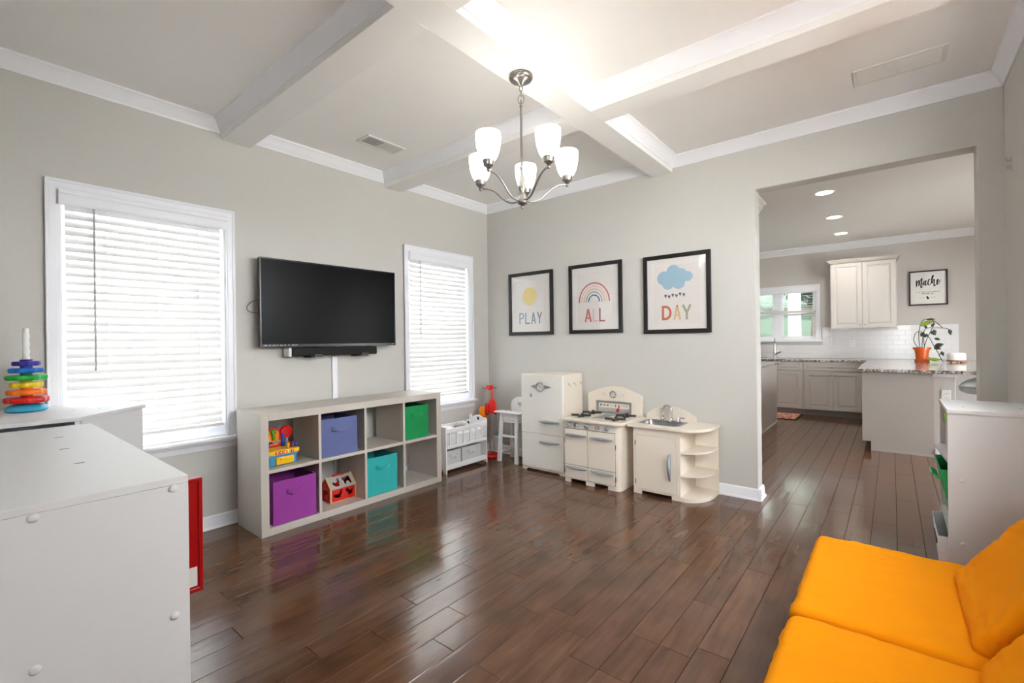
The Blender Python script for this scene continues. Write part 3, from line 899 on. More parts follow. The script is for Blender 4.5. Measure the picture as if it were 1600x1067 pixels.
for sgn in (-1, 1):
    ye = bn0[1] + sgn * hy
    gp = [(bn0[0] - hx, BZ), (bn0[0] + hx, BZ), (bn0[0] + hx, BZ + hw_), (bn0[0], BZ + hr), (bn0[0] - hx, BZ + hw_)]
    hole = [shp(COW, bn0[0], BZ + 0.06, 0.035)]
    MB().prism(gp, 'y', ye - 0.004, ye + 0.004, holes=hole).build('gable_wall', BARN_R, bn)
    for a, b in (((bn0[0] + hx + 0.006, BZ + hw_ - 0.008), (bn0[0], BZ + hr + 0.004)), ((bn0[0] - hx - 0.006, BZ + hw_ - 0.008), (bn0[0], BZ + hr + 0.004))):
        MB().prism([a, b, (b[0], b[1] + 0.009), (a[0], a[1] + 0.009)], 'y', ye - 0.006, ye + 0.006).build('gable_trim', BARN_W, bn)
    bx(x_f - 0.006, x_f + 0.004, ye - 0.006, ye + 0.006, BZ, BZ + hw_).build('corner_post', BARN_W, bn)
bx(x_f - 0.004, x_f + 0.004, bn0[1] - hy, bn0[1] + hy, BZ, BZ + 0.006).build('sill_strip', BARN_W, bn)
bx(bn0[0] - hx, bn0[0] + hx, bn0[1] - hy, bn0[1] + hy, BZ, BZ + 0.004).build('barn_floor', BARN_D, bn)
# sloped roof panels (front one cut out)
def slope(u, v, side, off=0.0):   # u along y (-1..1), v 0 eave .. 1 ridge
    ex = side * (hx + 0.008)
    nx, nz = (hr - hw_), hx
    l = math.hypot(nx, nz)
    return (bn0[0] + ex * (1 - v) + side * nx / l * off, bn0[1] + u * (hy - 0.006), BZ + hw_ - 0.006 + (hr - hw_ + 0.006) * v + nz / l * off)
for side in (1, -1):
    flat = [(-1, 0), (1, 0), (1, 1), (-1, 1)]
    holes = [[(p[0] * 0.34 - 0.45, p[1] * 0.38 + 0.45) for p in HEN], [(p[0] * 0.36 + 0.45, p[1] * 0.38 + 0.5) for p in COW]] if side == 1 else []
    m = MB().prism(flat, 'z', 0, 1, holes=holes)
    m.v = [slope(p[0], p[1], side, 0.007 * p[2]) for p in m.v]
    m.build('roof_panel', BARN_G, bn)
    m = MB()
bx(bn0[0] - 0.01, bn0[0] + 0.01, bn0[1] - 0.05, bn0[1] + 0.05, BZ + hr + 0.004, BZ + hr + 0.02).build('carry_handle', BARN_R, bn, bevel=0.005)

# ---------------------------------------------------------------- television, soundbar, cable cover
M_SCREEN = mat('tv_screen', (10, 10, 10), 0.3, var=0.02, spec=0.1)
tv_a = math.atan2(0.03, 1.165)
tv = thing('television', 'large black flat-screen television mounted on the left wall', 'television', (0.115, -2.0, 1.252), rotz=-tv_a, world=False)
hwid, th = 0.585, 0.667
MB().prism(rrect(-hwid, hwid, 0, th, 0.008), 'x', -0.035, 0.0).build('housing', BLACK, tv, bevel=0.003)
MB().prism(rect(-hwid, hwid, 0, th), 'x', 0.0, 0.006, holes=[rect(-hwid + 0.012, hwid - 0.012, 0.024, th - 0.012)]).build('bezel', mat('tv_bezel', (18, 18, 19), 0.25), tv, bevel=0.0015)
bx(0.0005, 0.003, -hwid + 0.012, hwid - 0.012, 0.024, th - 0.012).build('screen', M_SCREEN, tv)
bx(-0.075, -0.035, -0.35, 0.35, 0.12, 0.50).build('rear_housing', BLACK, tv, bevel=0.01)
bx(-0.112, -0.075, -0.2, 0.2, 0.2, 0.42).build('wall_mount', BLACK, tv, bevel=0.003)
m = MB()
for q, w in enumerate((0.016, 0.018, 0.022, 0.014, 0.02, 0.012, 0.016, 0.02, 0.02)):
    m.box(0.006, 0.0065, -hwid + 0.03 + q * 0.028, -hwid + 0.03 + q * 0.028 + w, 0.012, 0.018)
m.build('feature_marks', mat('tv_print', (170, 170, 170), 0.5), tv)
bx(0.006, 0.0065, hwid - 0.04, hwid - 0.018, 0.012, 0.017).build('corner_mark', mat('tv_print', (170, 170, 170), 0.5), tv)
MB().tube(catmull([(-0.05, -0.5, 0.36), (-0.062, -0.60, 0.345), (-0.065, -0.645, 0.30), (-0.062, -0.63, 0.265), (-0.05, -0.55, 0.25)], 6), 0.0022, 6).build('cable', BLACK, tv, smooth=True)
sb = thing('soundbar', 'slim black soundbar hung just below the television', 'speaker', (0.08, -2.0, 1.175))
bx(0.035, 0.125, -2.362, -1.605, 1.178, 1.246).build('speaker_body', mat('speaker_mesh', (12, 12, 12), 0.8, bump=0.4, bscale=700), sb, bevel=0.01, bseg=3)
bx(0.03, 0.122, -2.386, -2.362, 1.176, 1.248).build('end_cap', mat('pale_plastic', (220, 220, 218), 0.4), sb, bevel=0.01, bseg=3)
for yy in (-2.17, -1.745):
    m = bx(0.0, 0.13, yy - 0.045, yy + 0.045, 1.166, 1.176).box(0.128, 0.134, yy - 0.02, yy + 0.045, 1.166, 1.192)
    m.build('bracket', BLACK, sb)
solo(bx(0.0, 0.013, -1.972, -1.925, 0.093, 1.166), 'cable_cover', W_TRIM, 'white vertical cable cover on the wall below the soundbar', 'cable cover', (0.006, -1.95, 0.093), bevel=0.002)

# ---------------------------------------------------------------- pictures on the back wall
M_FRAME = mat('black_satin_frame', (22, 21, 21), 0.3, var=0.1)
M_MATB = mat('picture_mat', (240, 236, 232), 0.8, var=0.01)
M_PAPER = mat('print_paper', (238, 232, 228), 0.85, var=0.02, vscale=10)
M_PGLASS = glass_mat('picture_glass', ior=1.52, gain=2.2, wob=0.12)
def ink(name, c): return mat('print_' + name, c, 0.85, var=0.08, vscale=60)
def picture(label, x0, x1, z0, z1, draw, lean=0.0):
    fwid, th = 0.036, 0.026
    t = thing('picture_frame', label, 'picture', ((x0 + x1) / 2, -0.012, z0), group='three framed nursery prints on the back wall')
    # four mitred frame bars
    for poly in ([(x0, z0), (x1, z0), (x1 - fwid, z0 + fwid), (x0 + fwid, z0 + fwid)], [(x1, z0), (x1, z1), (x1 - fwid, z1 - fwid), (x1 - fwid, z0 + fwid)],
                 [(x1, z1), (x0, z1), (x0 + fwid, z1 - fwid), (x1 - fwid, z1 - fwid)], [(x0, z1), (x0, z0), (x0 + fwid, z0 + fwid), (x0 + fwid, z1 - fwid)]):
        MB().prism(poly, 'y', -th, -0.001).build('frame_bar', M_FRAME, t, bevel=0.003)
    a, b, c, d = x0 + fwid - 0.004, x1 - fwid + 0.004, z0 + fwid - 0.004, z1 - fwid + 0.004
    w, h = (x1 - x0 - 2 * fwid), (z1 - z0 - 2 * fwid)
    pr = bx(a, b, -0.009, -0.002, c, d).build('print', M_PAPER, t)
    mw = 0.058
    MB().prism(rect(a, b, c, d), 'y', -0.0125, -0.0092, holes=[rect(a + mw, b - mw, c + mw, d - mw)]).build('mat_board', M_MATB, t)
    # bowed glass sheet
    m = MB()
    n = 10
    for j in range(n + 1):
        for i in range(n + 1):
            u, v = i / n, j / n
            bow = 0.004 * (1 - (2 * u - 1) ** 2) * (1 - (2 * v - 1) ** 2)
            m.v.append((a + (b - a) * u, -0.0145 - bow, c + (d - c) * v))
    for j in range(n):
        for i in range(n):
            q = j * (n + 1) + i
            m.f.append((q, q + 1, q + n + 2, q + n + 1))
    m.build('glass', M_PGLASS, t, smooth=True)
    X = lambda u: x0 + fwid + w * u
    Z = lambda v: z1 - fwid - h * v
    draw(pr, X, Z, w, h)
    return t
YP = (-0.0100, -0.0090)
def letter(pr, ch, x0, x1, z0, z1, col, s=0.155):
    H, W_ = z1 - z0, x1 - x0
    k = min(H, W_ * 1.4) * s
    m = MB()
    S = lambda pts: m.stroke(pts, k, *YP)
    if ch == 'A':
        S([(x0 + k / 2, z0), ((x0 + x1) / 2, z1)]); S([(x1 - k / 2, z0), ((x0 + x1) / 2, z1)]); m.stroke([(x0 + W_ * 0.25, z0 + H * 0.3), (x1 - W_ * 0.25, z0 + H * 0.3)], k * 0.8, YP[0] - 0.0002, YP[1])
    elif ch == 'L':
        S([(x0 + k / 2, z1), (x0 + k / 2, z0)]); m.stroke([(x0, z0 + k / 2), (x1, z0 + k / 2)], k, YP[0] - 0.0002, YP[1])
    elif ch == 'D':
        S([(x0 + k / 2, z1), (x0 + k / 2, z0)])
        m.stroke([(x0, z1 - k / 2)] + [(x0 + W_ * 0.4 + (W_ * 0.6 - k / 2) * math.sin(q * PI / 14), (z0 + z1) / 2 + (H / 2 - k / 2) * math.cos(q * PI / 14)) for q in range(15)] + [(x0, z0 + k / 2)], k, YP[0] - 0.0002, YP[1])
    elif ch == 'Y':
        S([((x0 + x1) / 2, z0), ((x0 + x1) / 2, z0 + H * 0.5)]); m.stroke([(x0 + k / 2, z1), ((x0 + x1) / 2, z0 + H * 0.45)], k, YP[0] - 0.0002, YP[1]); m.stroke([(x1 - k / 2, z1), ((x0 + x1) / 2, z0 + H * 0.45)], k, YP[0] - 0.0003, YP[1])
    elif ch == 'P':
        S([(x0 + k / 2, z1), (x0 + k / 2, z0)])
        m.stroke([(x0, z1 - k / 2)] + [(x0 + W_ * 0.45 + (W_ * 0.55 - k / 2) * math.sin(q * PI / 12), z1 - H * 0.28 + (H * 0.28 - k / 2) * math.cos(q * PI / 12)) for q in range(13)] + [(x0, z1 - H * 0.56 + k / 2)], k, YP[0] - 0.0002, YP[1])
    m.build('letter', col, pr)
def draw_sun(pr, X, Z, w, h):
    MB().prism(circ(X(0.48), Z(0.37), w * 0.18, 32), 'y', *YP).build('sun_disc', ink('yellow', (240, 214, 120)), pr)
    for q, (ch, cc) in enumerate((('P', (120, 160, 190)), ('L', (110, 130, 170)), ('A', (100, 140, 160)), ('Y', (120, 110, 120)))):
        letter(pr, ch, X(0.20 + q * 0.155), X(0.20 + q * 0.155 + 0.125), Z(0.86), Z(0.66), ink('play%d' % q, cc))
def draw_rainbow(pr, X, Z, w, h):
    for r, cc, wd in ((0.325, (196, 84, 104), 0.013), (0.272, (236, 206, 196), 0.012), (0.222, (238, 190, 140), 0.013), (0.172, (128, 160, 192), 0.011), (0.118, (74, 98, 132), 0.013)):
        pts = [(X(0.48) + w * r * math.cos(PI * q / 24), Z(0.56) + h * r * 1.12 * w / h * math.sin(PI * q / 24)) for q in range(25)]
        MB().stroke(pts, wd, *YP).build('rainbow_arc', ink('arc%d' % int(r * 1000), cc), pr)
    for q, (ch, cc, a, b) in enumerate((('A', (206, 118, 120), 0.27, 0.43), ('L', (232, 190, 190), 0.45, 0.57), ('L', (160, 60, 76), 0.59, 0.71))):
        letter(pr, ch, X(a), X(b), Z(0.875), Z(0.665), ink('all%d' % q, cc), 0.165)
def draw_cloud(pr, X, Z, w, h):
    c = ink('cloud_blue', (166, 200, 220))
    m = MB()
    # single outline of overlapping lobes (union traced by polar maximum)
    lobes = [(-0.19, 0.02, 0.12), (-0.03, 0.12, 0.115), (0.10, 0.07, 0.095), (0.21, 0.02, 0.085), (-0.12, -0.08, 0.10), (0.06, -0.07, 0.11), (0.0, 0.0, 0.14)]
    pts = []
    for q in range(96):
        a = 2 * PI * q / 96
        dx, dz = math.cos(a), math.sin(a)
        best = 0
        for lx, lz, r in lobes:
            bq = lx * dx + lz * dz
            disc = bq * bq - (lx * lx + lz * lz - r * r)
            if disc > 0: best = max(best, bq + math.sqrt(disc))
        pts.append((X(0.485) + best * dx * w, Z(0.29) + best * dz * w))
    m.prism(pts, 'y', *YP)
    m.build('cloud', c, pr)
    for q in range(6):
        u, v = 0.32 + q * 0.062, 0.535 + (0.012 if q in (1, 3, 5) else -0.004) - q * 0.004
        s_ = 0.024 * w
        hp = [(0, -1.2), (0.95, 0.45), (0.75, 1.0), (0.3, 1.0), (0, 0.55), (-0.3, 1.0), (-0.75, 1.0), (-0.95, 0.45)]
        MB().prism([(X(u) + p[0] * s_, Z(v) + p[1] * s_ * 1.2) for p in hp], 'y', *YP).build('heart', ink('heart_slate', (92, 108, 130)), pr)
    for q, (ch, cc, a, b) in enumerate((('D', (214, 116, 80), 0.25, 0.42), ('A', (236, 200, 140), 0.45, 0.58), ('Y', (168, 176, 148), 0.595, 0.755))):
        letter(pr, ch, X(a), X(b), Z(0.87), Z(0.665), ink('day%d' % q, cc), 0.165)
picture('black framed print of a yellow sun above the word PLAY', 0.338, 0.933, 1.340, 2.025, draw_sun)
picture('black framed print of a rainbow above the word ALL', 1.134, 1.717, 1.343, 2.031, draw_rainbow)
picture('black framed print of a blue cloud above the word DAY', 1.929, 2.515, 1.327, 2.019, draw_cloud)

# ---------------------------------------------------------------- white storage units in the foreground
UZ = 0.945
M_COVER = mat('screw_cover', (218, 219, 222), 0.4)
su = thing('storage_unit', 'white laminate storage unit in the left foreground', 'cabinet', (1.64, -3.83, 0))
ux0, ux1, uy0, uy1 = 1.0, 2.279, -4.030, -3.642
bx(ux0, ux1, uy0, uy1, UZ - 0.018, UZ).build('top_panel', LAM, su, bevel=0.0012)
for a in (ux0, ux1 - 0.018):
    bx(a, a + 0.018, uy0, uy1, 0, UZ - 0.0185).build('side_panel', LAM, su, bevel=0.0008)
bx(ux0 + 0.018, ux1 - 0.018, uy0, uy0 + 0.006, 0.04, UZ - 0.019).build('back_panel', LAM, su)
for z in (0.04, 0.312, 0.62):
    bx(ux0 + 0.0185, ux1 - 0.0185, uy0 + 0.007, uy1 - 0.004, z, z + 0.016).build('shelf_board', LAM, su)
bx(ux0 + 0.0185, ux1 - 0.0185, uy1 - 0.03, uy1 - 0.012, 0.0, 0.039).build('plinth', LAM, su)
for xx in (1.43, 1.855):
    bx(xx - 0.008, xx + 0.008, uy0 + 0.007, uy1 - 0.006, 0.057, 0.311).build('divider', LAM, su)
    if xx > 1.8: bx(xx - 0.008, xx + 0.008, uy0 + 0.007, uy1 - 0.006, 0.637, UZ - 0.019).build('divider', LAM, su)
for (yy, zz) in ((-3.918, 0.918), (-3.674, 0.918), (-3.674, 0.60), (-3.918, 0.60)):
    MB().lathe([(0.010, 0.0), (0.010, 0.0015), (0.008, 0.004), (0.004, 0.0052), (0.0001, 0.0055)], (ux1, yy, zz), 18, 'x').build('screw_cover', M_COVER, su, smooth=60)
for (xx, yy) in ((1.32, -3.775), (1.60, -3.793), (1.885, -3.795)):
    m = bx(xx - 0.003, xx + 0.003, yy - 0.011, yy + 0.011, UZ, UZ + 0.0006)
    m.build('dowel_hole', mat('dowel_dark', (110, 104, 98), 0.8), su)

# the red board standing out of the unit's open front
rb0 = (1.6, -3.62, 0.329)
rb = thing('red_play_board', 'red plastic board sticking out beside the white foreground unit', 'toy', rb0)
RED_B = mat('red_board_plastic', (166, 3, 8), 0.3, var=0.04)
bx(1.586, 1.596, -3.86, -3.415, 0.3285, 0.762).build('board', RED_B, rb, bevel=0.002)
MB().prism(rect(-3.862, -3.408, 0.3285, 0.766), 'x', 1.582, 1.601, holes=[rect(-3.845, -3.423, 0.345, 0.750)]).build('rim', RED_B, rb, bevel=0.003)
st = bx(1.596, 1.5966, -3.497, -3.428, 0.352, 0.425).build('barcode_sticker', mat('sticker_white', (226, 222, 218), 0.6), rb)
m = MB()
for q in range(9):
    m.box(1.5966, 1.5970, -3.492 + q * 0.0032, -3.492 + q * 0.0032 + (0.0022 if q % 3 else 0.0012), 0.372, 0.402)
m.build('barcode', BLACK, st)

# corner unit by the window
cu = thing('corner_unit', 'white corner storage unit with angled side below the window blind', 'cabinet', (0.35, -3.7, 0))
CUZ = 0.945
top = [(0.030, -4.035), (0.725, -4.035), (0.725, -3.637), (0.391, -3.322), (0.030, -3.372)]
MB().prism(top, 'z', CUZ - 0.018, CUZ).build('top_panel', LAM, cu, bevel=0.0012)
c0, c1 = Vector((0.712, -3.640)), Vector((0.388, -3.335))
dd = (c1 - c0).normalized(); nn = Vector((-dd.y, dd.x))
if nn.x > 0: nn = -nn
ip = [c0 + dd * 0.014, c1, c1 + nn * 0.018, c0 + dd * 0.014 + nn * 0.018]
MB().prism([(p.x, p.y) for p in ip], 'z', 0.0, CUZ - 0.0185).build('angled_panel', LAM, cu)
bx(0.40, 0.716, -3.657, -3.641, 0.0, CUZ - 0.0185).build('partition', LAM, cu)
bx(0.045, 0.38, -3.385, -3.368, 0.0, CUZ - 0.0185).build('end_panel', LAM, cu)
bx(0.032, 0.040, -4.03, -3.39, 0.093, CUZ - 0.019).build('back_panel', LAM, cu)
bx(0.04, 0.716, -4.036, -4.02, 0.0, CUZ - 0.0185).build('side_panel', LAM, cu)
for z in (0.04, 0.34, 0.62):
    bx(0.041, 0.705, -4.0195, -3.658, z, z + 0.016).build('shelf_board', LAM, cu)
for p in ((0.30, -3.56), (0.40, -3.52), (0.37, -3.62), (0.24, -3.40)):
    MB().lathe([(0.004, 0), (0.004, 0.0006), (0.0001, 0.0007)], (p[0], p[1], CUZ), 10).build('dowel_hole', MATS['dowel_dark'], cu)

# stacking toy on the corner unit
stx, sty = 0.215, -3.775
sk = thing('stacking_toy', 'rainbow stacking gear rings on a white ridged peg', 'toy', (stx, sty, CUZ))
SK = CUZ
MB().lathe([(0.001, 0.0), (0.066, 0.0), (0.078, 0.006), (0.081, 0.016), (0.074, 0.028), (0.05, 0.038), (0.001, 0.042)], (stx, sty, SK), 36).build('base', mat('toy_sky_blue', (60, 170, 204), 0.25), sk, smooth=True)
prof = [(0.016, 0.02)]
for q in range(40):
    z = 0.03 + q * 0.0098
    prof.append((0.0138 - 0.00006 * q + (0.0022 if q % 4 in (0, 1) else 0), z))
prof += [(0.0115, 0.424), (0.008, 0.43), (0.0001, 0.431)]
MB().lathe(prof, (stx, sty, SK), 20).build('peg', mat('toy_ivory', (236, 236, 230), 0.35), sk, smooth=60)
zz = SK + 0.046
for q, (rad, c, hgt) in enumerate(((0.080, (216, 20, 14), 0.036), (0.071, (246, 120, 14), 0.034), (0.060, (246, 208, 20), 0.033), (0.077, (20, 164, 56), 0.033), (0.065, (10, 104, 196), 0.031), (0.051, (62, 40, 160), 0.030))):
    gear = lambda a, q=q: 1 + 0.055 * max(-1, min(1, 2.2 * math.cos(8 * a + q)))
    c_ = mat('toy_ring_%d' % q, c, 0.28, var=0.03)
    o = MB().lathe([(rad * 0.3, 0), (rad * 0.93, 0), (rad, 0.005), (rad, hgt - 0.012), (rad * 0.93, hgt - 0.007), (rad * 0.3, hgt - 0.007)], (stx, sty, zz), 64, wave=gear).build('ring', c_, sk, smooth=50)
    MB().lathe([(0.0155, hgt - 0.008), (0.024, hgt - 0.008), (0.024, hgt + 0.003), (0.0155, hgt + 0.003)], (stx, sty, zz), 24).build('ring_collar', c_, o, smooth=40)
    zz += hgt + 0.0045

# ---------------------------------------------------------------- doll crib with baskets
CLOTH_W = mat('white_cloth', (228, 228, 230), 0.95, var=0.06, vscale=20, bump=0.4, bscale=120)
CLOTH_G = mat('grey_white_fabric', (204, 205, 207), 0.95, var=0.05, vscale=20, bump=0.4, bscale=300)
crx0, crx1, cry0, cry1 = 0.10, 0.347, -1.004, -0.418
cr_ = thing('doll_crib', 'white wooden doll crib with storage shelf below the second window', 'toy', (0.22, -0.71, 0))
def crib_end(y0, y1, top):
    # end panel with foot cut-outs; the headboard has a curved crest
    w = crx1 - crx0
    if top == 'crest':
        head = [(crx1, 0.455), (crx1 - 0.03, 0.47)] + [(crx0 + w * (0.85 - 0.7 * q / 10), 0.455 + 0.035 * math.sin(PI * q / 10) ** 0.8) for q in range(11)] + [(crx0 + 0.02, 0.495), (crx0, 0.48)]
    else:
        head = [(crx1, 0.452), (crx0, 0.452)]
    poly = [(crx0, 0), (crx0 + 0.035, 0), (crx0 + 0.05, 0.03), (crx1 - 0.05, 0.03), (crx1 - 0.035, 0), (crx1, 0)] + head
    return MB().prism(poly, 'y', y0, y1)
crib_end(cry0, cry0 + 0.016, 'flat').build('footboard', TOYWHITE, cr_, bevel=0.002)
crib_end(cry1 - 0.016, cry1, 'crest').build('headboard', TOYWHITE, cr_, bevel=0.002)
ya, yb = cry0 + 0.0165, cry1 - 0.0165
for x0, x1 in ((crx1 - 0.016, crx1), (crx0, crx0 + 0.016)):
    bx(x0, x1, ya, yb, 0.392, 0.432).build('top_rail', TOYWHITE, cr_, bevel=0.002)
    bx(x0, x1, ya, yb, 0.236, 0.268).build('lower_rail', TOYWHITE, cr_, bevel=0.002)
    for q in range(6):
        yy = ya + (yb - ya) * (q + 0.5) / 6
        bx(x0 + 0.004, x1 - 0.004, yy - 0.008, yy + 0.008, 0.268, 0.392).build('slat', TOYWHITE, cr_)
bx(crx0 + 0.016, crx1 - 0.016, ya, yb, 0.236, 0.246).build('mattress_board', TOYWHITE, cr_)
bx(crx0, crx1 - 0.016, ya, yb, 0.060, 0.070).build('bottom_shelf', TOYWHITE, cr_)
bx(crx1 - 0.016, crx1, ya, yb, 0.035, 0.082).build('front_rail', TOYWHITE, cr_, bevel=0.002)
# doll bedding: crumpled liner in the crib
def crumple(m, amp, sc, seed):
    m.v = [tuple(Vector(p) + amp * noise.noise_vector(Vector(p) * sc + Vector((seed, 0, 0)))) for p in m.v]
    return m
bed = thing('doll_bedding', 'crumpled white doll bedding inside the crib', 'bedding', (0.225, -0.71, 0.246))
crumple(soft_box(crx0 + 0.024, crx1 - 0.024, ya + 0.012, yb - 0.012, 0.252, 0.365, 0.02, cuts=20, amp=0.006, nscale=22), 0.004, 30, 3).build('quilt', CLOTH_W, bed, smooth=True)
crumple(soft_box(crx0 + 0.03, crx1 - 0.05, ya + 0.02, ya + 0.17, 0.375, 0.425, 0.02, cuts=12, amp=0.006, nscale=25, seed=4), 0.004, 35, 8).build('pillow', CLOTH_W, bed, smooth=True)
db = thing('plush_toy', 'small grey and white plush toy lying in the crib', 'toy', (0.21, -0.66, 0.37))
MB().ball((0.21, -0.70, 0.405), 0.045, 14, 9, (1, 1.1, 0.75)).build('plush_body', mat('plush_grey', (150, 146, 140), 0.95, var=0.2, vscale=30, bump=0.5), db, smooth=True)
MB().ball((0.22, -0.62, 0.412), 0.036, 14, 9).build('plush_head', mat('plush_white', (215, 212, 208), 0.95, var=0.2, vscale=40, bump=0.5), db, smooth=True)
for sx in (-0.02, 0.025):
    MB().ball((0.22 + sx, -0.595, 0.437), 0.014, 10, 6).build('plush_ear', mat('plush_dark', (66, 64, 64), 0.95), db, smooth=True)
(MB().prism(circ(0.235, 0.452, 0.014, 14), 'y', cry1 - 0.019, cry1 - 0.0165).prism([(0.223, 0.458), (0.219, 0.48), (0.235, 0.464)], 'y', cry1 - 0.019, cry1 - 0.0165)
 .prism([(0.247, 0.458), (0.251, 0.48), (0.238, 0.464)], 'y', cry1 - 0.019, cry1 - 0.0165)).build('painted_motif', mat('motif_dark', (70, 68, 70), 0.7), cr_, label='small dark painted motif')
# two fabric baskets on the crib's lower shelf
def crib_basket(label, y0, y1):
    t = thing('crib_basket', label, 'basket', (0.22, (y0 + y1) / 2, 0.0705), group='baskets on the crib shelf')
    x0, x1, z0, z1 = crx0 + 0.02, crx1 - 0.02, 0.0705, 0.212
    MB().prism(rect(x0, x1, y0, y1), 'z', z0 + 0.005, z1, holes=[rect(x0 + 0.006, x1 - 0.006, y0 + 0.006, y1 - 0.006)]).build('basket_wall', CLOTH_G, t, bevel=0.002)
    bx(x0, x1, y0, y1, z0, z0 + 0.005).build('basket_bottom', CLOTH_G, t)
    yc = (y0 + y1) / 2
    # bow handle
    m = MB()
    for s_ in (-1, 1):
        m.tube(catmull([(x1 + 0.006, yc, 0.165), (x1 + 0.012, yc + s_ * 0.03, 0.178), (x1 + 0.008, yc + s_ * 0.05, 0.168), (x1 + 0.012, yc + s_ * 0.03, 0.155), (x1 + 0.006, yc, 0.163)], 5), 0.006, 6)
        m.tube([(x1 + 0.006, yc, 0.165), (x1 + 0.008, yc + s_ * 0.018, 0.135)], 0.005, 6)
    m.build('bow_handle', CLOTH_W, t, smooth=True)
crib_basket('pale grey fabric basket on the crib shelf nearer the cube shelf', -0.982, -0.785)
crib_basket('pale grey fabric basket on the crib shelf nearer the corner', -0.772, -0.50)

# ---------------------------------------------------------------- doll high chair
hc = thing('doll_high_chair', 'white wooden doll high chair with heart cut-out beside the play fridge', 'toy', (0.56, -0.19, 0))
hx0, hx1, hy0, hy1 = 0.405, 0.665, -0.305, -0.06
def leg(x, y, tx, ty):
    m = MB()
    w = 0.018
    for (cx, cy, z, a) in ((x, y, 0, 0.024), (tx, ty, 0.5, 0.017)):
        m.v += [(cx - a, cy - 0.012, z), (cx + a, cy - 0.012, z), (cx + a, cy + 0.012, z), (cx - a, cy + 0.012, z)]
    m.f = [(3, 2, 1, 0), (4, 5, 6, 7), (0, 1, 5, 4), (1, 2, 6, 5), (2, 3, 7, 6), (3, 0, 4, 7)]
    return m
for x, tx in ((hx0, hx0 + 0.03), (hx1, hx1 - 0.025)):
    for y, ty in ((hy0, hy0 + 0.025), (hy1 - 0.03, hy1 - 0.045)):
        leg(x + (0.012 if x < 0.5 else -0.012), y, tx, ty).build('leg', TOYWHITE, hc, bevel=0.002)
bx(hx0 + 0.03, hx1 - 0.03, hy0 + 0.008, hy0 + 0.026, 0.262, 0.285).build('foot_rest', TOYWHITE, hc, bevel=0.002)
MB().prism([(hx0 + 0.015, 0.03), (hx0 + 0.04, 0.03), (hx0 + 0.07, 0.075), (hx1 - 0.07, 0.075), (hx1 - 0.04, 0.03), (hx1 - 0.015, 0.03), (hx1 - 0.02, 0.12), (hx0 + 0.02, 0.12)], 'y', hy1 - 0.06, hy1 - 0.045).build('back_stretcher', TOYWHITE, hc)
for x in (hx0 + 0.012, hx1 - 0.02):
    bx(x, x + 0.012, hy0 + 0.02, hy1 - 0.04, 0.09, 0.115).build('side_stretcher', TOYWHITE, hc)
bx(hx0 + 0.02, hx1 - 0.02, hy0 + 0.03, hy1 - 0.04, 0.415, 0.43).build('seat', TOYWHITE, hc, bevel=0.002)
soft_box(hx0 + 0.03, hx1 - 0.03, hy0 + 0.02, hy1 - 0.06, 0.43, 0.455, 0.012, cuts=8).build('seat_pad', mat('lilac_cloth', (226, 218, 230), 0.95), hc, smooth=True)
crest = [(hx0 + 0.02, 0.43), (hx1 - 0.025, 0.43), (hx1 - 0.005, 0.60)] + [(hx1 - 0.005 - (hx1 - hx0 - 0.03) * q / 14, 0.612 + 0.06 * math.sin(PI * q / 14) ** 0.7) for q in range(15)] + [(hx0 + 0.022, 0.585)]
hrt = [(0, -1.15), (0.95, 0.25), (0.95, 0.75), (0.6, 1.0), (0.2, 0.9), (0, 0.6), (-0.2, 0.9), (-0.6, 1.0), (-0.95, 0.75), (-0.95, 0.25)]
MB().prism(crest, 'y', hy1 - 0.050, hy1 - 0.036, holes=[[(0.545 + p[0] * 0.026, 0.587 + p[1] * 0.03) for p in hrt]]).build('backrest', TOYWHITE, hc, bevel=0.0015)
# tray with arm supports
MB().prism([(hx0 - 0.045, -0.325), (hx1 + 0.045, -0.325), (hx1 + 0.05, -0.27), (hx1 + 0.04, -0.21), (hx0 - 0.03, -0.21), (hx0 - 0.045, -0.27)], 'z', 0.515, 0.53).build('tray', TOYWHITE, hc, bevel=0.005)
for x in (hx0 + 0.022, hx1 - 0.034):
    MB().prism([(-0.30, 0.50), (-0.30, 0.515), (-0.1, 0.53), (-0.1, 0.50), (-0.17, 0.46), (-0.24, 0.455)], 'x', x, x + 0.012).build('arm', TOYWHITE, hc)
bx(hx0 + 0.03, hx1 - 0.03, hy0 + 0.022, hy0 + 0.034, 0.43, 0.505).build('front_panel', TOYWHITE, hc)

# ---------------------------------------------------------------- toy cleaning set in the corner
csx, csy = 0.205, -0.215
P_RED2 = mat('cleaning_red', (226, 22, 16), 0.3)
cst = thing('cleaning_stand', 'red round-based stand for toy cleaning tools in the corner', 'toy', (csx, csy, 0))
MB().lathe([(0.001, 0), (0.088, 0), (0.096, 0.01), (0.092, 0.024), (0.06, 0.034), (0.02, 0.042), (0.001, 0.044)], (csx, csy, 0), 32).build('base', P_RED2, cst, smooth=True)
MB().tube([(csx, csy, 0.03), (csx, csy, 0.76)], 0.007, 10).build('pole', STEEL, cst, smooth=True)
bx(csx - 0.03, csx + 0.03, csy - 0.028, csy + 0.028, 0.735, 0.79).build('hanger_block', P_RED2, cst, bevel=0.008)
for q in range(4):
    a = q * PI / 2 + PI / 4
    MB().tube([(csx + 0.028 * math.cos(a), csy + 0.028 * math.sin(a), 0.76), (csx + 0.07 * math.cos(a), csy + 0.07 * math.sin(a), 0.757), (csx + 0.078 * math.cos(a), csy + 0.078 * math.sin(a), 0.768)], 0.004, 8).build('hook', mat('hook_dark', (90, 90, 92), 0.4, 0.8), cst, smooth=True)
def hang(name, label, cat, dx, dy):
    return thing(name, label, cat, (csx + dx, csy + dy, 0.2), group='toy cleaning tools on the stand')
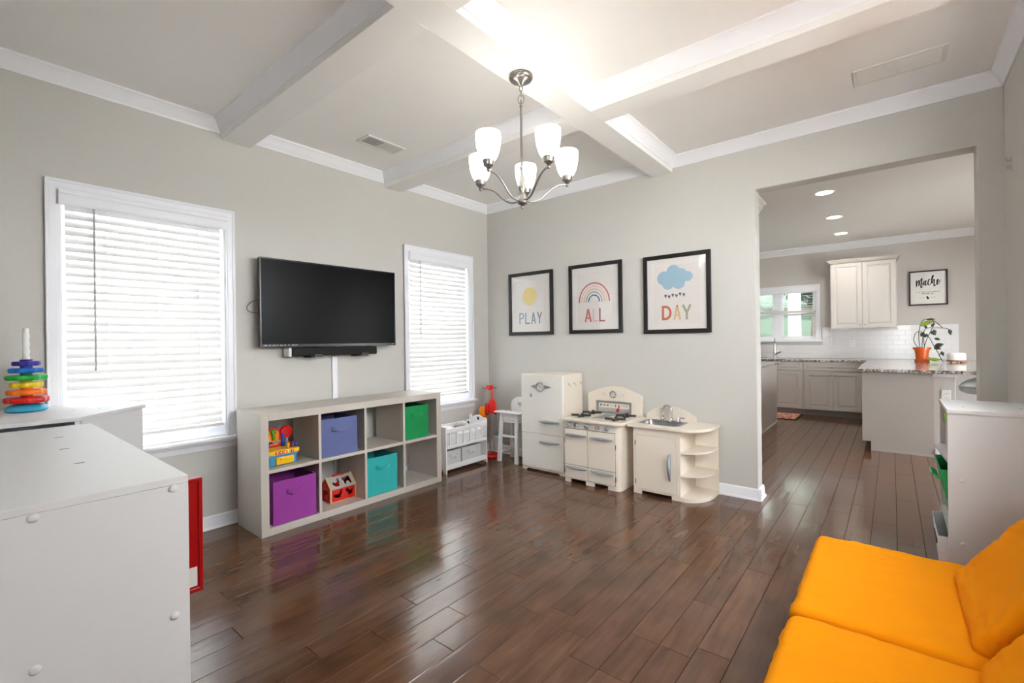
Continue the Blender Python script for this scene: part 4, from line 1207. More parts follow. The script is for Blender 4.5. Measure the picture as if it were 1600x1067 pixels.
dp = hang('toy_dustpan', 'bright red toy dustpan hanging on the cleaning stand', 'dustpan', 0.07, -0.06)
dpx, dpy = csx + 0.100, csy - 0.065
MB().prism([(dpx - 0.055, 0.49), (dpx + 0.055, 0.49), (dpx + 0.052, 0.60), (dpx + 0.03, 0.645), (dpx, 0.655), (dpx - 0.03, 0.645), (dpx - 0.052, 0.60)], 'y', dpy - 0.008, dpy).build('pan', P_RED2, dp, bevel=0.004)
for s_ in (-1, 1):
    bx(dpx + s_ * 0.052 - 0.003, dpx + s_ * 0.052 + 0.003, dpy - 0.03, dpy, 0.49, 0.6).build('pan_side', P_RED2, dp)
MB().tube([(dpx, dpy - 0.004, 0.64), (dpx - 0.012, dpy + 0.01, 0.755)], [0.015, 0.010], 10).build('pan_handle', P_RED2, dp, smooth=True)
du = hang('toy_duster', 'fluffy orange toy duster hanging on the cleaning stand', 'duster', -0.06, -0.06)
dux, duy = csx - 0.05, csy - 0.055
fz = MB()
for q in range(260):
    a, z = random.uniform(0, 2 * PI), random.uniform(0.385, 0.555)
    rr = 0.05 * (1 - ((z - 0.47) / 0.1) ** 4 * 0.6)
    p = Vector((dux + 0.012 * math.cos(a), duy + 0.012 * math.sin(a), z))
    e = Vector((dux + rr * math.cos(a), duy + rr * math.sin(a), z - 0.008 + random.uniform(-0.012, 0.012)))
    fz.tube([p, e], [0.006, 0.0045], 4)
MB().lathe([(0.012, 0.37), (0.038, 0.385), (0.044, 0.44), (0.044, 0.51), (0.034, 0.548), (0.012, 0.558)], (dux, duy, 0), 18).build('duster_core', mat('duster_orange', (246, 140, 10), 0.95, var=0.2, vscale=40, bump=0.5), du, smooth=True)
fz.build('duster_fluff', mat('duster_orange', (246, 140, 10), 0.95), du, kind='stuff')
MB().tube([(dux, duy, 0.55), (dux + 0.01, duy + 0.01, 0.76)], 0.005, 8).build('duster_handle', STEEL, du, smooth=True)
br = hang('toy_brush', 'dark red toy hand brush behind the orange duster', 'brush', 0.03, -0.02)
bxx, byy = csx + 0.018, csy - 0.06
soft_box(bxx - 0.022, bxx + 0.022, byy - 0.018, byy + 0.006, 0.47, 0.60, 0.01, cuts=6).build('brush_head', mat('brush_red', (150, 14, 12), 0.6, bump=0.5, bscale=300), br, smooth=True)
MB().tube([(bxx, byy - 0.004, 0.595), (bxx - 0.005, byy + 0.02, 0.757)], 0.006, 8).build('brush_handle', STEEL, br, smooth=True)
mo = hang('toy_mop', 'white string toy mop standing at the cleaning stand', 'mop', 0.0, 0.06)
mox, moy = csx + 0.045, csy + 0.06
MB().tube([(mox, moy, 0.24), (mox - 0.004, moy - 0.005, 0.765)], 0.006, 8).build('mop_handle', STEEL, mo, smooth=True)
MB().lathe([(0.001, 0.225), (0.028, 0.225), (0.03, 0.24), (0.022, 0.265), (0.001, 0.27)], (mox, moy, 0), 16).build('mop_collar', mat('mop_teal', (120, 150, 160), 0.4), mo, smooth=True)
ms = MB()
for q in range(70):
    a = random.uniform(0, 2 * PI)
    r1 = random.uniform(0.03, 0.075)
    ms.tube([(mox + 0.02 * math.cos(a), moy + 0.02 * math.sin(a), 0.232), (mox + r1 * 0.8 * math.cos(a), moy + r1 * 0.8 * math.sin(a), 0.17), (mox + r1 * math.cos(a + 0.2), moy + r1 * math.sin(a + 0.2), random.uniform(0.055, 0.10))], 0.0045, 5)
ms.build('mop_strands', CLOTH_W, mo, kind='stuff')

# ---------------------------------------------------------------- retro play kitchen
def bar_handle(name, p0, p1, out, mat_, parent, r=0.0105, axis='x'):
    """bowed, tapered pull: p0..p1 along the door, standing off by out (towards -y)"""
    p0, p1 = Vector(p0), Vector(p1)
    pts, rs = [], []
    for q in range(13):
        u = q / 12
        s_ = math.sin(PI * u)
        p = p0.lerp(p1, u)
        p.y -= 0.004 + out * s_ ** 0.6
        pts.append(p); rs.append(r * (0.55 + 0.75 * s_))
    o = MB().tube(pts, rs, 8).build(name, mat_, parent, smooth=True)
    return o
pf = thing('play_fridge', 'cream wooden play refrigerator with round clock emblem', 'toy fridge', (1.04, -0.2, 0))
fx0, fx1, fy0, fy1, fz = 0.790, 1.287, -0.372, -0.032, 0.953
bx(fx0, fx1, fy0, fy1, 0.030, fz).build('cabinet_body', CREAM, pf, bevel=0.008, bseg=3)
MB().prism([(fx0, 0), (fx0 + 0.05, 0), (fx0 + 0.06, 0.016), (fx1 - 0.06, 0.016), (fx1 - 0.05, 0), (fx1, 0), (fx1, 0.031), (fx0, 0.031)], 'y', fy0 - 0.006, fy0 + 0.01).build('plinth', CREAM, pf)
for y0, y1 in ((fy0 + 0.01, fy1),):
    for a, b in ((fx0, fx0 + 0.012), (fx1 - 0.012, fx1)):
        bx(a, b, y0, y1, 0, 0.030).build('plinth_side', CREAM, pf)
FRONT_LIT = mat('fridge_front_window_lit', (240, 237, 231), 0.35, var=0.02, vscale=5)  # cream paled in the colour for window light on the front
du_ = bx(fx0 + 0.002, fx1 - 0.002, fy0 - 0.018, fy0 - 0.001, 0.372, fz - 0.006).build('upper_door', FRONT_LIT, pf, bevel=0.006, bseg=3)
dl_ = bx(fx0 + 0.002, fx1 - 0.002, fy0 - 0.018, fy0 - 0.001, 0.036, 0.368).build('lower_door', FRONT_LIT, pf, bevel=0.006, bseg=3)
yh = fy0 - 0.018
bar_handle('handle', (1.020, yh, 0.500), (1.246, yh, 0.497), 0.026, GREYMET, du_)
bar_handle('handle', (1.022, yh, 0.302), (1.244, yh, 0.300), 0.026, GREYMET, dl_)
# emblem: clock with wings
ecx, ecz = 1.033, 0.829
MB().prism([(0.914, ecz + 0.004), (0.955, ecz + 0.016), (1.11, ecz + 0.016), (1.158, ecz + 0.002), (1.11, ecz - 0.012), (0.955, ecz - 0.012)], 'y', yh - 0.010, yh - 0.0005).build('emblem_wing', GREYMET, du_, bevel=0.003)
MB().shell([(0.036, -0.010), (0.044, -0.012), (0.048, -0.006), (0.048, 0.0), (0.036, 0.0)], (ecx, yh - 0.010, ecz), 32, 'y').build('clock_rim', STEEL, du_, smooth=40)
MB().lathe([(0.0001, -0.006), (0.037, -0.006), (0.037, 0.0), (0.0001, 0.0)], (ecx, yh - 0.010, ecz), 32, 'y').build('clock_face', mat('clock_white', (224, 222, 220), 0.5), du_)
m = MB().stroke([(ecx - 0.012, ecz + 0.012), (ecx + 0.016, ecz - 0.010)], 0.005, yh - 0.0175, yh - 0.0162)
for q in range(12):
    a = q * PI / 6
    m.stroke([(ecx + 0.026 * math.cos(a), ecz + 0.026 * math.sin(a)), (ecx + 0.032 * math.cos(a), ecz + 0.032 * math.sin(a))], 0.003, yh - 0.0175, yh - 0.0162)
m.build('clock_marks', mat('clock_print', (120, 70, 70), 0.6), du_)
MB().prism([(0.900, 0.725), (0.928, 0.725), (0.926, 0.748), (0.930, 0.762), (0.918, 0.752), (0.908, 0.764), (0.902, 0.748)], 'y', yh - 0.0008, yh - 0.0001).build('sticker', mat('sticker_lilac', (176, 160, 206), 0.6, var=0.3, vscale=90), du_)
for yy in (-0.29, -0.19, -0.075):
    MB().tube([(fx1, yy, 0.862), (fx1 + 0.012, yy, 0.860), (fx1 + 0.016, yy, 0.846), (fx1 + 0.020, yy, 0.838), (fx1 + 0.026, yy, 0.846)], 0.0028, 6).lathe([(0.0001, 0.0015), (0.009, 0.0015), (0.009, 0.0)], (fx1, yy, 0.862), 12, 'x').build('side_hook', mat('hook_cream_metal', (196, 184, 170), 0.35, 0.5), pf, smooth=True)

sv = thing('play_stove', 'cream wooden play stove with black burners and arched back', 'toy stove', (1.63, -0.25, 0))
s0, s1, sy0, sy1 = 1.356, 1.905, -0.478, -0.032
def rfront(x0, x1, y0, y1, rl, rr, n=6):
    """plan outline with rounded front corners (front is -y)"""
    pts = [(x0, y1)]
    pts += [(x0 + rl - rl * math.cos(PI / 2 * q / n), y0 + rl - rl * math.sin(PI / 2 * q / n)) for q in range(n + 1)]
    pts += [(x1 - rr + rr * math.sin(PI / 2 * q / n), y0 + rr - rr * math.cos(PI / 2 * q / n)) for q in range(n + 1)]
    pts += [(x1, y1)]
    return pts
MB().prism(rfront(s0, s1, sy0, sy1, 0.012, 0.05), 'z', 0.032, 0.553).build('cabinet_body', CREAM, sv, smooth=30)
for (a, b) in ((s0 + 0.004, s0 + 0.06), (1.575, 1.655), (1.79, 1.838)):
    bx(a, b, sy0 + 0.001, sy0 + 0.02, 0, 0.032).build('foot', CREAM, sv)
MB().prism(rfront(1.838, s1, sy0, sy0 + 0.09, 0.0008, 0.05), 'z', 0.0, 0.0318).build('corner_foot', CREAM, sv, smooth=30)
for a, b in ((s0, s0 + 0.012), (s1 - 0.012, s1)):
    bx(a, b, sy0 + 0.0905, sy1, 0, 0.0318).build('side_foot', CREAM, sv)
MB().prism(rfront(1.342, 1.930, -0.515, -0.022, 0.03, 0.05), 'z', 0.554, 0.579).build('stove_top', CREAM, sv, smooth=30, bevel=0.006, bseg=3)
gap = 0.0025
def front_panel(name, x0, x1, z0, z1, parent, th=0.012, y=None):
    y = sy0 if y is None else y
    return bx(x0 + gap, x1 - gap, y - th, y - 0.0005, z0 + gap, z1 - gap).build(name, CREAM, parent, bevel=0.003)
bx(1.366, 1.862, sy0 - 0.0012, sy0 - 0.0002, 0.038, 0.488).build('door_gap', DARKGAP, sv)
d1 = front_panel('oven_door', 1.366, 1.600, 0.160, 0.486, sv)
d2 = front_panel('oven_door', 1.600, 1.862, 0.160, 0.486, sv)
d3 = front_panel('drawer_front', 1.366, 1.600, 0.040, 0.160, sv)
d4 = front_panel('drawer_front', 1.600, 1.862, 0.040, 0.160, sv)
yd = sy0 - 0.012
for d_, a, b, z in ((d1, 1.380, 1.590, 0.434), (d2, 1.634, 1.848, 0.432), (d3, 1.378, 1.588, 0.143), (d4, 1.634, 1.850, 0.141)):
    bar_handle('handle', (a, yd, z), (b, yd, z - 0.002), 0.026, GREYMET, d_)
for z in (0.37, 0.10):
    bx(1.863, 1.869, sy0 - 0.010, sy0 - 0.0002, z - 0.02, z + 0.02).build('hinge', mat('hinge_dark', (110, 98, 84), 0.4, 0.7), sv)
    bx(1.3605, 1.3655, sy0 - 0.008, sy0 - 0.0002, z - 0.02, z + 0.02).build('hinge', MATS['hinge_dark'], sv)
for q, xx in enumerate((1.418, 1.486, 1.594, 1.700, 1.792)):
    r_ = 0.021 if q != 2 else 0.026
    k_ = MB().lathe([(0.0001, -0.024), (r_ * 0.6, -0.024), (r_ * 0.92, -0.019), (r_, -0.010), (r_ * 0.95, -0.004), (r_ * 0.8, 0.0)], (xx, sy0, 0.520), 24, 'y').build('knob', GREYMET, sv, smooth=50)
    a = (0.9, 0.1, 0.8, 1.5, -0.7)[q]
    g_ = MB().box(-0.017, 0.017, -0.006, 0.006, -0.0045, 0.0045)
    g_.xf(Matrix.Translation((xx, sy0 - 0.026, 0.520)) @ Matrix.Rotation(a, 4, 'Y')).build('knob_grip', GREYMET, k_, bevel=0.002)
BURN = mat('burner_black', (48, 46, 42), 0.55, var=0.2)
for px, py in ((1.467, -0.365), (1.463, -0.160), (1.812, -0.375), (1.812, -0.165)):
    b_ = MB().lathe([(0.0001, 0.579), (0.03, 0.579), (0.03, 0.588), (0.022, 0.593), (0.0001, 0.593)], (px, py, 0), 20).build('burner', BURN, sv, smooth=40)
    for q in range(4):
        a = q * PI / 2 + 0.35
        g_ = MB().box(0.018, 0.088, -0.009, 0.009, 0.584, 0.602)
        g_.xf(Matrix.Translation((px, py, 0)) @ Matrix.Rotation(a, 4, 'Z')).build('burner_arm', BURN, b_, bevel=0.002)
MB().prism(rect(1.585, 1.700, -0.40, -0.12), 'z', 0.5792, 0.5835, holes=[rect(1.592, 1.693, -0.393, -0.127)]).build('griddle_rim', mat('griddle_trim', (206, 200, 190), 0.4), sv)
bx(1.592, 1.693, -0.393, -0.127, 0.5792, 0.5815).build('griddle', mat('griddle_grey', (150, 152, 160), 0.3, 0.4), sv)
# arched back panel
bk = [(1.362, 0.580), (1.919, 0.580), (1.919, 0.752), (1.905, 0.768), (1.86, 0.785), (1.775, 0.818), (1.72, 0.836), (1.642, 0.845), (1.56, 0.836), (1.475, 0.806), (1.40, 0.778), (1.362, 0.758)]
MB().prism(bk, 'y', -0.055, -0.030, holes=[rect(1.459, 1.811, 0.590, 0.692)]).build('back_panel', CREAM, sv, bevel=0.003)
MB().prism([(1.478, 0.700), (1.772, 0.700), (1.772, 0.815), (1.72, 0.832), (1.642, 0.840), (1.56, 0.832), (1.478, 0.803)], 'y', -0.062, -0.0555).build('gauge_panel', CREAM, sv, bevel=0.002)
MB().prism(rect(1.455, 1.815, 0.586, 0.697), 'y', -0.064, -0.048, holes=[rect(1.470, 1.800, 0.600, 0.683)]).build('control_frame', mat('grey_frame', (150, 150, 148), 0.4, 0.3), sv, bevel=0.002)
bx(1.46, 1.81, -0.046, -0.038, 0.589, 0.694).build('control_back', mat('control_grey', (176, 176, 172), 0.5), sv)
cp = bx(1.480, 1.790, -0.053, -0.0465, 0.632, 0.676).build('control_card', mat('control_card', (232, 224, 212), 0.6), sv)
for q, (xx, ww, hh) in enumerate(((1.503, 0.016, 0.022), (1.537, 0.024, 0.012), (1.573, 0.016, 0.016), (1.605, 0.01, 0.006), (1.622, 0.008, 0.006), (1.655, 0.009, 0.026), (1.690, 0.018, 0.008), (1.692, 0.005, 0.024), (1.722, 0.008, 0.006), (1.742, 0.01, 0.008), (1.768, 0.006, 0.016))):
    bx(xx - ww / 2, xx + ww / 2, -0.0536, -0.0531, 0.655 - hh / 2, 0.655 + hh / 2).build('control_icon', mat('icon_print', (110, 100, 92), 0.7), cp)
MB().tube([(1.690, -0.054, 0.645), (1.690, -0.075, 0.622)], 0.006, 8).ball((1.690, -0.080, 0.618), 0.016, 12, 8).build('red_lever_knob', mat('lever_red', (170, 20, 26), 0.3), sv, smooth=True)
gz = 0.762
MB().shell([(0.024, -0.010), (0.032, -0.012), (0.036, -0.006), (0.036, 0.0), (0.024, 0.0)], (1.636, -0.0622, gz), 32, 'y').build('gauge_rim', CHROME, sv, smooth=40)
MB().lathe([(0.0001, -0.006), (0.026, -0.006), (0.026, 0), (0.0001, 0)], (1.636, -0.0622, gz), 28, 'y').build('gauge_face', mat('gauge_face', (206, 202, 196), 0.5), sv)
m = MB()
for q in range(8):
    a = q * PI / 4
    m.stroke([(1.636 + 0.015 * math.cos(a), gz + 0.015 * math.sin(a)), (1.636 + 0.021 * math.cos(a), gz + 0.021 * math.sin(a))], 0.003, -0.0690, -0.0684)
m.stroke([(1.636, gz), (1.628, gz + 0.012)], 0.003, -0.0690, -0.0684)
m.build('gauge_marks', MATS['icon_print'], sv)
for xx in (1.541, 1.727):
    m = MB()
    for q in range(9):
        a = -0.5 + q * (PI + 1.0) / 8
        m.stroke([(xx + 0.017 * math.cos(a + PI), gz + 0.017 * math.sin(a + PI)), (xx + 0.022 * math.cos(a + PI), gz + 0.022 * math.sin(a + PI))], 0.003, -0.0632, -0.0622)
    m.build('dial_marks', mat('dial_print', (170, 158, 146), 0.7), sv)
    MB().lathe([(0.0001, -0.008), (0.008, -0.008), (0.011, 0.0)], (xx, -0.0622, gz), 16, 'y').build('dial_knob', CREAM, sv, smooth=40)

sn = thing('play_sink', 'cream wooden play sink with rounded open end shelves', 'toy sink', (2.25, -0.2, 0))
k0, k1, ky0, ky1 = 1.987, 2.378, -0.398, -0.032
bx(k0, k0 + 0.012, ky0, ky1, 0, 0.549).build('side_panel', CREAM, sn)
bx(k1 - 0.012, k1, ky0, ky1, 0, 0.549).build('side_panel', CREAM, sn)
bx(k0 + 0.012, k1 - 0.012, ky1 - 0.01, ky1, 0.02, 0.549).build('back_board', CREAM, sn)
bx(k0 + 0.012, k1 - 0.012, ky0 + 0.01, ky1 - 0.01, 0.03, 0.042).build('bottom_board', CREAM, sn)
MB().prism(rect(k0 + 0.012, k1 - 0.012, 0.028, 0.549), 'y', ky0, ky0 + 0.012, holes=[rect(2.008, 2.351, 0.044, 0.490)]).build('face_frame', CREAM, sn)
bx(k0 + 0.012, k1 - 0.012, ky0 + 0.013, ky0 + 0.016, 0.03, 0.5).build('door_gap', DARKGAP, sn)
for a, b in ((k0 + 0.012, k0 + 0.07), (k1 - 0.07, k1 - 0.012)):
    bx(a, b, ky0, ky0 + 0.012, 0, 0.028).build('foot', CREAM, sn)
dk = bx(2.0105, 2.3485, ky0 - 0.006, ky0 + 0.012, 0.0465, 0.4875).build('door', CREAM, sn, bevel=0.002)
pts, rs = [], []
for q in range(13):
    u = q / 12; s_ = math.sin(PI * u)
    pts.append((2.298, ky0 - 0.010 - 0.022 * s_ ** 0.6, 0.152 + 0.212 * u)); rs.append(0.0125 * (0.55 + 0.75 * s_))
MB().tube(pts, rs, 8).build('handle', GREYMET, dk, smooth=True)
for z in (0.42, 0.10):
    bx(2.0035, 2.0085, ky0 - 0.006, ky0 - 0.0005, z - 0.018, z + 0.018).build('hinge', MATS['hinge_dark'], sn)
def endplan(x0, x1, y0, y1, n=10):
    """plan rounded at the front right corner"""
    rx, ry = 0.185, 0.24
    return [(x0, y1), (x0, y0)] + [(x1 - rx + rx * math.sin(PI / 2 * q / n), y0 + ry - ry * math.cos(PI / 2 * q / n)) for q in range(n + 1)] + [(x1, y1)]
ctop = endplan(1.945, 2.576, -0.424, -0.024)
bh = rrect(2.004, 2.336, -0.330, -0.098, 0.04)
MB().prism(ctop, 'z', 0.5495, 0.572, holes=[bh]).build('counter', CREAM, sn, bevel=0.004, smooth=30)
# stainless basin
def basin(zt, zb):
    m = MB()
    loops = []
    for z, ins in ((zt, -0.012), (zt, 0.0), (zt - 0.01, 0.004), (zb + 0.02, 0.014), (zb, 0.034)):
        loops.append([(p[0], p[1], z) for p in rrect(2.004 + ins, 2.336 - ins, -0.330 + ins, -0.098 - ins, 0.04)])
    n = len(loops[0])
    for l in loops: m.v += l
    for i in range(len(loops) - 1):
        for q in range(n):
            m.f.append((i * n + q, i * n + (q + 1) % n, (i + 1) * n + (q + 1) % n, (i + 1) * n + q))
    m.f.append(tuple((len(loops) - 1) * n + q for q in range(n)))
    return m
basin(0.5732, 0.485).build('basin', mat('stainless_basin', (176, 178, 182), 0.22, 1.0, var=0.05), sn, smooth=40)
bsp = [(1.955, 0.5722), (2.395, 0.5722), (2.395, 0.60), (2.375, 0.622), (2.32, 0.655), (2.25, 0.681), (2.17, 0.690), (2.09, 0.681), (2.02, 0.655), (1.972, 0.622), (1.955, 0.605)]
MB().prism(bsp, 'y', -0.048, -0.028).build('splash_board', CREAM, sn, bevel=0.003, smooth=30)
arch = [(2.118, -0.075, 0.572), (2.118, -0.075, 0.64)] + [(2.118 + 0.04 - 0.04 * math.cos(PI * q / 12), -0.075 - 0.012 * q / 12, 0.655 + 0.048 * math.sin(PI * q / 12)) for q in range(13)] + [(2.198, -0.087, 0.60), (2.198, -0.087, 0.575)]
fc = MB().tube(arch, 0.0082, 12).build('tap_spout', CHROME, sn, smooth=True)
for xx, yy in ((2.118, -0.075), (2.198, -0.087)):
    MB().lathe([(0.0001, 0.572), (0.018, 0.572), (0.018, 0.577), (0.012, 0.583), (0.011, 0.598), (0.0001, 0.598)], (xx, yy, 0), 18).build('tap_collar', CHROME, fc, smooth=40)
lv = MB().lathe([(0.0001, 0.572), (0.017, 0.572), (0.017, 0.577), (0.011, 0.582), (0.011, 0.612), (0.0001, 0.614)], (2.262, -0.085, 0), 18).build('tap_valve', CHROME, sn, smooth=40)
MB().tube([(2.262, -0.085, 0.604), (2.312, -0.088, 0.606)], [0.006, 0.0045], 8).build('tap_lever', CHROME, lv, smooth=True)
bx(k1, 2.566, ky1 - 0.010, ky1, 0.0, 0.549).build('end_back', CREAM, sn)
def shelf_plan(y0): return endplan(k1 + 0.0005, 2.562, y0, ky1 - 0.0105)
MB().prism(shelf_plan(-0.40), 'z', 0.0, 0.034).build('end_plinth', CREAM, sn, smooth=30, bevel=0.003)
for z in (0.190, 0.372):
    MB().prism(shelf_plan(-0.385), 'z', z, z + 0.014).build('end_shelf', CREAM, sn, smooth=30, bevel=0.003)

# ---------------------------------------------------------------- chandelier
def shade_mat():
    m = bpy.data.materials.new('opal_glass_shade')
    m.use_nodes = True
    nt = m.node_tree
    nt.nodes.clear()
    out = nt.nodes.new('ShaderNodeOutputMaterial')
    t = nt.nodes.new('ShaderNodeBsdfTranslucent'); t.inputs['Color'].default_value = (0.95, 0.93, 0.9, 1)
    d = nt.nodes.new('ShaderNodeBsdfPrincipled'); d.inputs['Roughness'].default_value = 0.25
    tc = nt.nodes.new('ShaderNodeTexCoord'); nz = nt.nodes.new('ShaderNodeTexNoise'); nz.inputs['Scale'].default_value = 8
    nt.links.new(tc.outputs['Object'], nz.inputs['Vector'])
    mc = nt.nodes.new('ShaderNodeMix'); mc.data_type = 'RGBA'
    mc.inputs[6].default_value = (0.88, 0.87, 0.85, 1); mc.inputs[7].default_value = (0.93, 0.92, 0.9, 1)
    nt.links.new(nz.outputs['Fac'], mc.inputs[0]); nt.links.new(mc.outputs[2], d.inputs['Base Color'])
    mx = nt.nodes.new('ShaderNodeMixShader'); mx.inputs[0].default_value = 0.5
    nt.links.new(d.outputs[0], mx.inputs[1]); nt.links.new(t.outputs[0], mx.inputs[2])
    em = nt.nodes.new('ShaderNodeEmission'); em.inputs['Color'].default_value = (1.0, 0.97, 0.93, 1); em.inputs['Strength'].default_value = 0.5
    ad = nt.nodes.new('ShaderNodeAddShader')
    nt.links.new(mx.outputs[0], ad.inputs[0]); nt.links.new(em.outputs[0], ad.inputs[1])
    nt.links.new(ad.outputs[0], out.inputs['Surface'])
    return m
M_SHADE = shade_mat()
NICK = mat('satin_nickel_dark', (150, 147, 143), 0.32, 1.0, var=0.08, vscale=60)
chx, chy = 2.107, -2.020
ch = thing('chandelier', 'brushed nickel chandelier with five white glass shades', 'chandelier', (chx, chy, 2.0))
C0 = (chx, chy, 0)
MB().lathe([(0.0001, ZB), (0.064, ZB), (0.066, ZB - 0.012), (0.060, ZB - 0.024), (0.044, ZB - 0.034), (0.022, ZB - 0.042), (0.012, ZB - 0.055), (0.0001, ZB - 0.056)], C0, 36).build('canopy', NICK, ch, smooth=50)
def link(z0, z1, w, rot):
    pts = []
    for q in range(16):
        a = 2 * PI * q / 16
        pts.append((w * math.cos(a) * math.cos(rot), w * math.cos(a) * math.sin(rot), (z0 + z1) / 2 + (z1 - z0) / 2 * math.sin(a)))
    return MB().tube([(chx + p[0], chy + p[1], p[2]) for p in pts], 0.0028, 8, closed=True)
for a, b, w, r_ in ((2.645, 2.68, 0.009, 0.6), (2.618, 2.652, 0.009, 2.1), (2.578, 2.628, 0.016, 0.6), (2.562, 2.60, 0.012, 2.1)):
    link(a, b, w, r_).build('chain_link', NICK, ch, smooth=True)
MB().lathe([(0.0001, 2.572), (0.008, 2.572), (0.010, 2.566), (0.0065, 2.558), (0.0065, 2.235), (0.014, 2.232), (0.014, 2.222), (0.008, 2.216), (0.009, 2.19), (0.016, 2.150), (0.020, 2.125), (0.019, 2.108), (0.012, 2.092), (0.013, 2.086), (0.022, 2.082), (0.022, 2.078), (0.0001, 2.078)], C0, 24).build('stem', NICK, ch, smooth=50)
MB().lathe([(0.0001, 2.080), (0.020, 2.080), (0.021, 2.062), (0.028, 2.056), (0.030, 2.040), (0.026, 2.028), (0.012, 2.022), (0.007, 2.016), (0.009, 2.010), (0.006, 2.003), (0.0001, 2.001)], C0, 28).build('hub', NICK, ch, smooth=50)
base_a = math.atan2(chy - CAM.y, chx - CAM.x)
RA = 0.258
for q in range(5):
    a = base_a + math.radians(-5 + 72 * q)
    ca, sa = math.cos(a), math.sin(a)
    P = lambda r, z: (chx + ca * r, chy + sa * r, z)
    pts = bez(P(0.024, 2.044), P(0.13, 2.020), P(0.13, 2.150), P(RA, 2.148), 18)
    arm = MB().tube(pts, 0.0052, 10).build('arm', NICK, ch, smooth=True)
    c = (chx + ca * RA, chy + sa * RA, 0)
    MB().ball((c[0], c[1], 2.146), 0.010, 14, 8).build('arm_ball', NICK, arm, smooth=True)
    MB().lathe([(0.0001, 2.152), (0.010, 2.152), (0.014, 2.160), (0.024, 2.168), (0.027, 2.172), (0.027, 2.182), (0.030, 2.186), (0.030, 2.196), (0.0001, 2.196)], c, 24).build('socket_cup', NICK, arm, smooth=40)
    outer = [(0.026, 2.194), (0.038, 2.202), (0.050, 2.225), (0.060, 2.262), (0.0645, 2.30), (0.0650, 2.322), (0.0635, 2.334)]
    inner = [(0.0605, 2.334), (0.0615, 2.32), (0.061, 2.30), (0.0565, 2.262), (0.047, 2.228), (0.036, 2.206), (0.026, 2.198)]
    MB().shell(outer + inner, c, 36).build('glass_shade', M_SHADE, ch, smooth=60)
    bl = bpy.data.lights.new('bulb_light', 'POINT')
    bl.energy = BULB_W; bl.color = (1.0, 0.975, 0.93); bl.shadow_soft_size = 0.022
    bo = bpy.data.objects.new('bulb_light', bl); COL.objects.link(bo)
    bo.parent = ch; bo.location = (c[0] - chx, c[1] - chy, 2.265 - 2.0)

# ---------------------------------------------------------------- ceiling vents
VENT = mat('vent_white', (226, 225, 220), 0.5)
VENTD = mat('vent_dark', (96, 96, 94), 0.8)
def vent(label, x0, x1, y0, y1, along, bank=True):
    t = thing('ceiling_vent', label, 'vent', ((x0 + x1) / 2, (y0 + y1) / 2, ZC - 0.02))
    fr = 0.022
    MB().prism(rect(x0, x1, y0, y1), 'z', ZC - 0.009, ZC, holes=[rect(x0 + fr, x1 - fr, y0 + fr, y1 - fr)]).build('vent_frame', VENT, t, bevel=0.002)
    bx(x0 + fr, x1 - fr, y0 + fr, y1 - fr, ZC - 0.0015, ZC - 0.0002).build('duct_dark', VENTD, t)
    if along == 'y':
        n = 15
        yy0, yy1 = y0 + fr, y1 - fr
        ym = (yy0 + yy1) / 2
        bx(x0 + fr, x1 - fr, ym - 0.006, ym + 0.006, ZC - 0.008, ZC - 0.0016).build('divider_bar', VENT, t)
        for q in range(n):
            yy = yy0 + (yy1 - yy0) * (q + 0.5) / n
            if abs(yy - ym) < 0.008: continue
            s_ = 0.35 if yy < ym else 1.0
            m = MB().box(x0 + fr, x1 - fr, -0.0065 * s_, 0.0065 * s_, -0.0007, 0.0007)
            m.xf(Matrix.Translation((0, yy, ZC - 0.0055)) @ Matrix.Rotation(0.5 if yy < ym else -0.35, 4, 'X')).build('louver', VENT, t)
        for q in range(8):
            xx = x0 + fr + (x1 - x0 - 2 * fr) * (q + 0.5) / 8
            bx(xx - 0.0012, xx + 0.0012, yy0, ym - 0.006, ZC - 0.0075, ZC - 0.006).build('cross_louver', VENT, t)
    else:
        xx0, xx1 = x0 + fr, x1 - fr
        xm = (xx0 + xx1) / 2
        bx(xm - 0.008, xm + 0.008, y0 + fr, y1 - fr, ZC - 0.009, ZC - 0.0016).build('divider_bar', VENT, t)
        n = 9
        for q in range(n):
            yy = y0 + fr + (y1 - y0 - 2 * fr) * (q + 0.5) / n
            for a, b in ((xx0, xm - 0.008), (xm + 0.008, xx1)):
                m = MB().box(a, b, -0.0085, 0.0085, -0.0007, 0.0007)
                m.xf(Matrix.Translation((0, yy, ZC - 0.0055)) @ Matrix.Rotation(-0.4, 4, 'X')).build('louver', VENT, t)
vent('small white ceiling vent above the television', 0.452, 0.622, -1.998, -1.652, 'y')
vent('wide white ceiling return vent near the right wall', 3.500, 3.922, -0.592, -0.385, 'x')

# ---------------------------------------------------------------- orange sofa
def orange_fabric():
    m = mat('orange_velour', (236, 146, 0), 0.9, var=0.05, vscale=5, bump=0.25, bscale=260, spec=0.15)
    return m
OR = orange_fabric()
so = thing('kids_sofa', 'bright orange two-seat foam sofa in the right foreground', 'sofa', (3.78, -2.28, 0))
soft_box(3.395, 4.06, -2.262, -1.505, 0.195, 0.382, 0.035, cuts=44, amp=0.005, nscale=11, puff=0.008, seed=1, st=(1.0, 3.0, 3.0)).build('seat_cushion', OR, so, smooth=True)
soft_box(3.395, 4.06, -3.03, -2.272, 0.195, 0.382, 0.035, cuts=44, amp=0.005, nscale=11, puff=0.008, seed=5, st=(1.0, 3.0, 3.0)).build('seat_cushion', OR, so, smooth=True)
soft_box(3.40, 4.06, -2.262, -1.51, 0.0, 0.194, 0.03, cuts=24, amp=0.003, nscale=9, seed=8).build('base_cushion', OR, so, smooth=True)
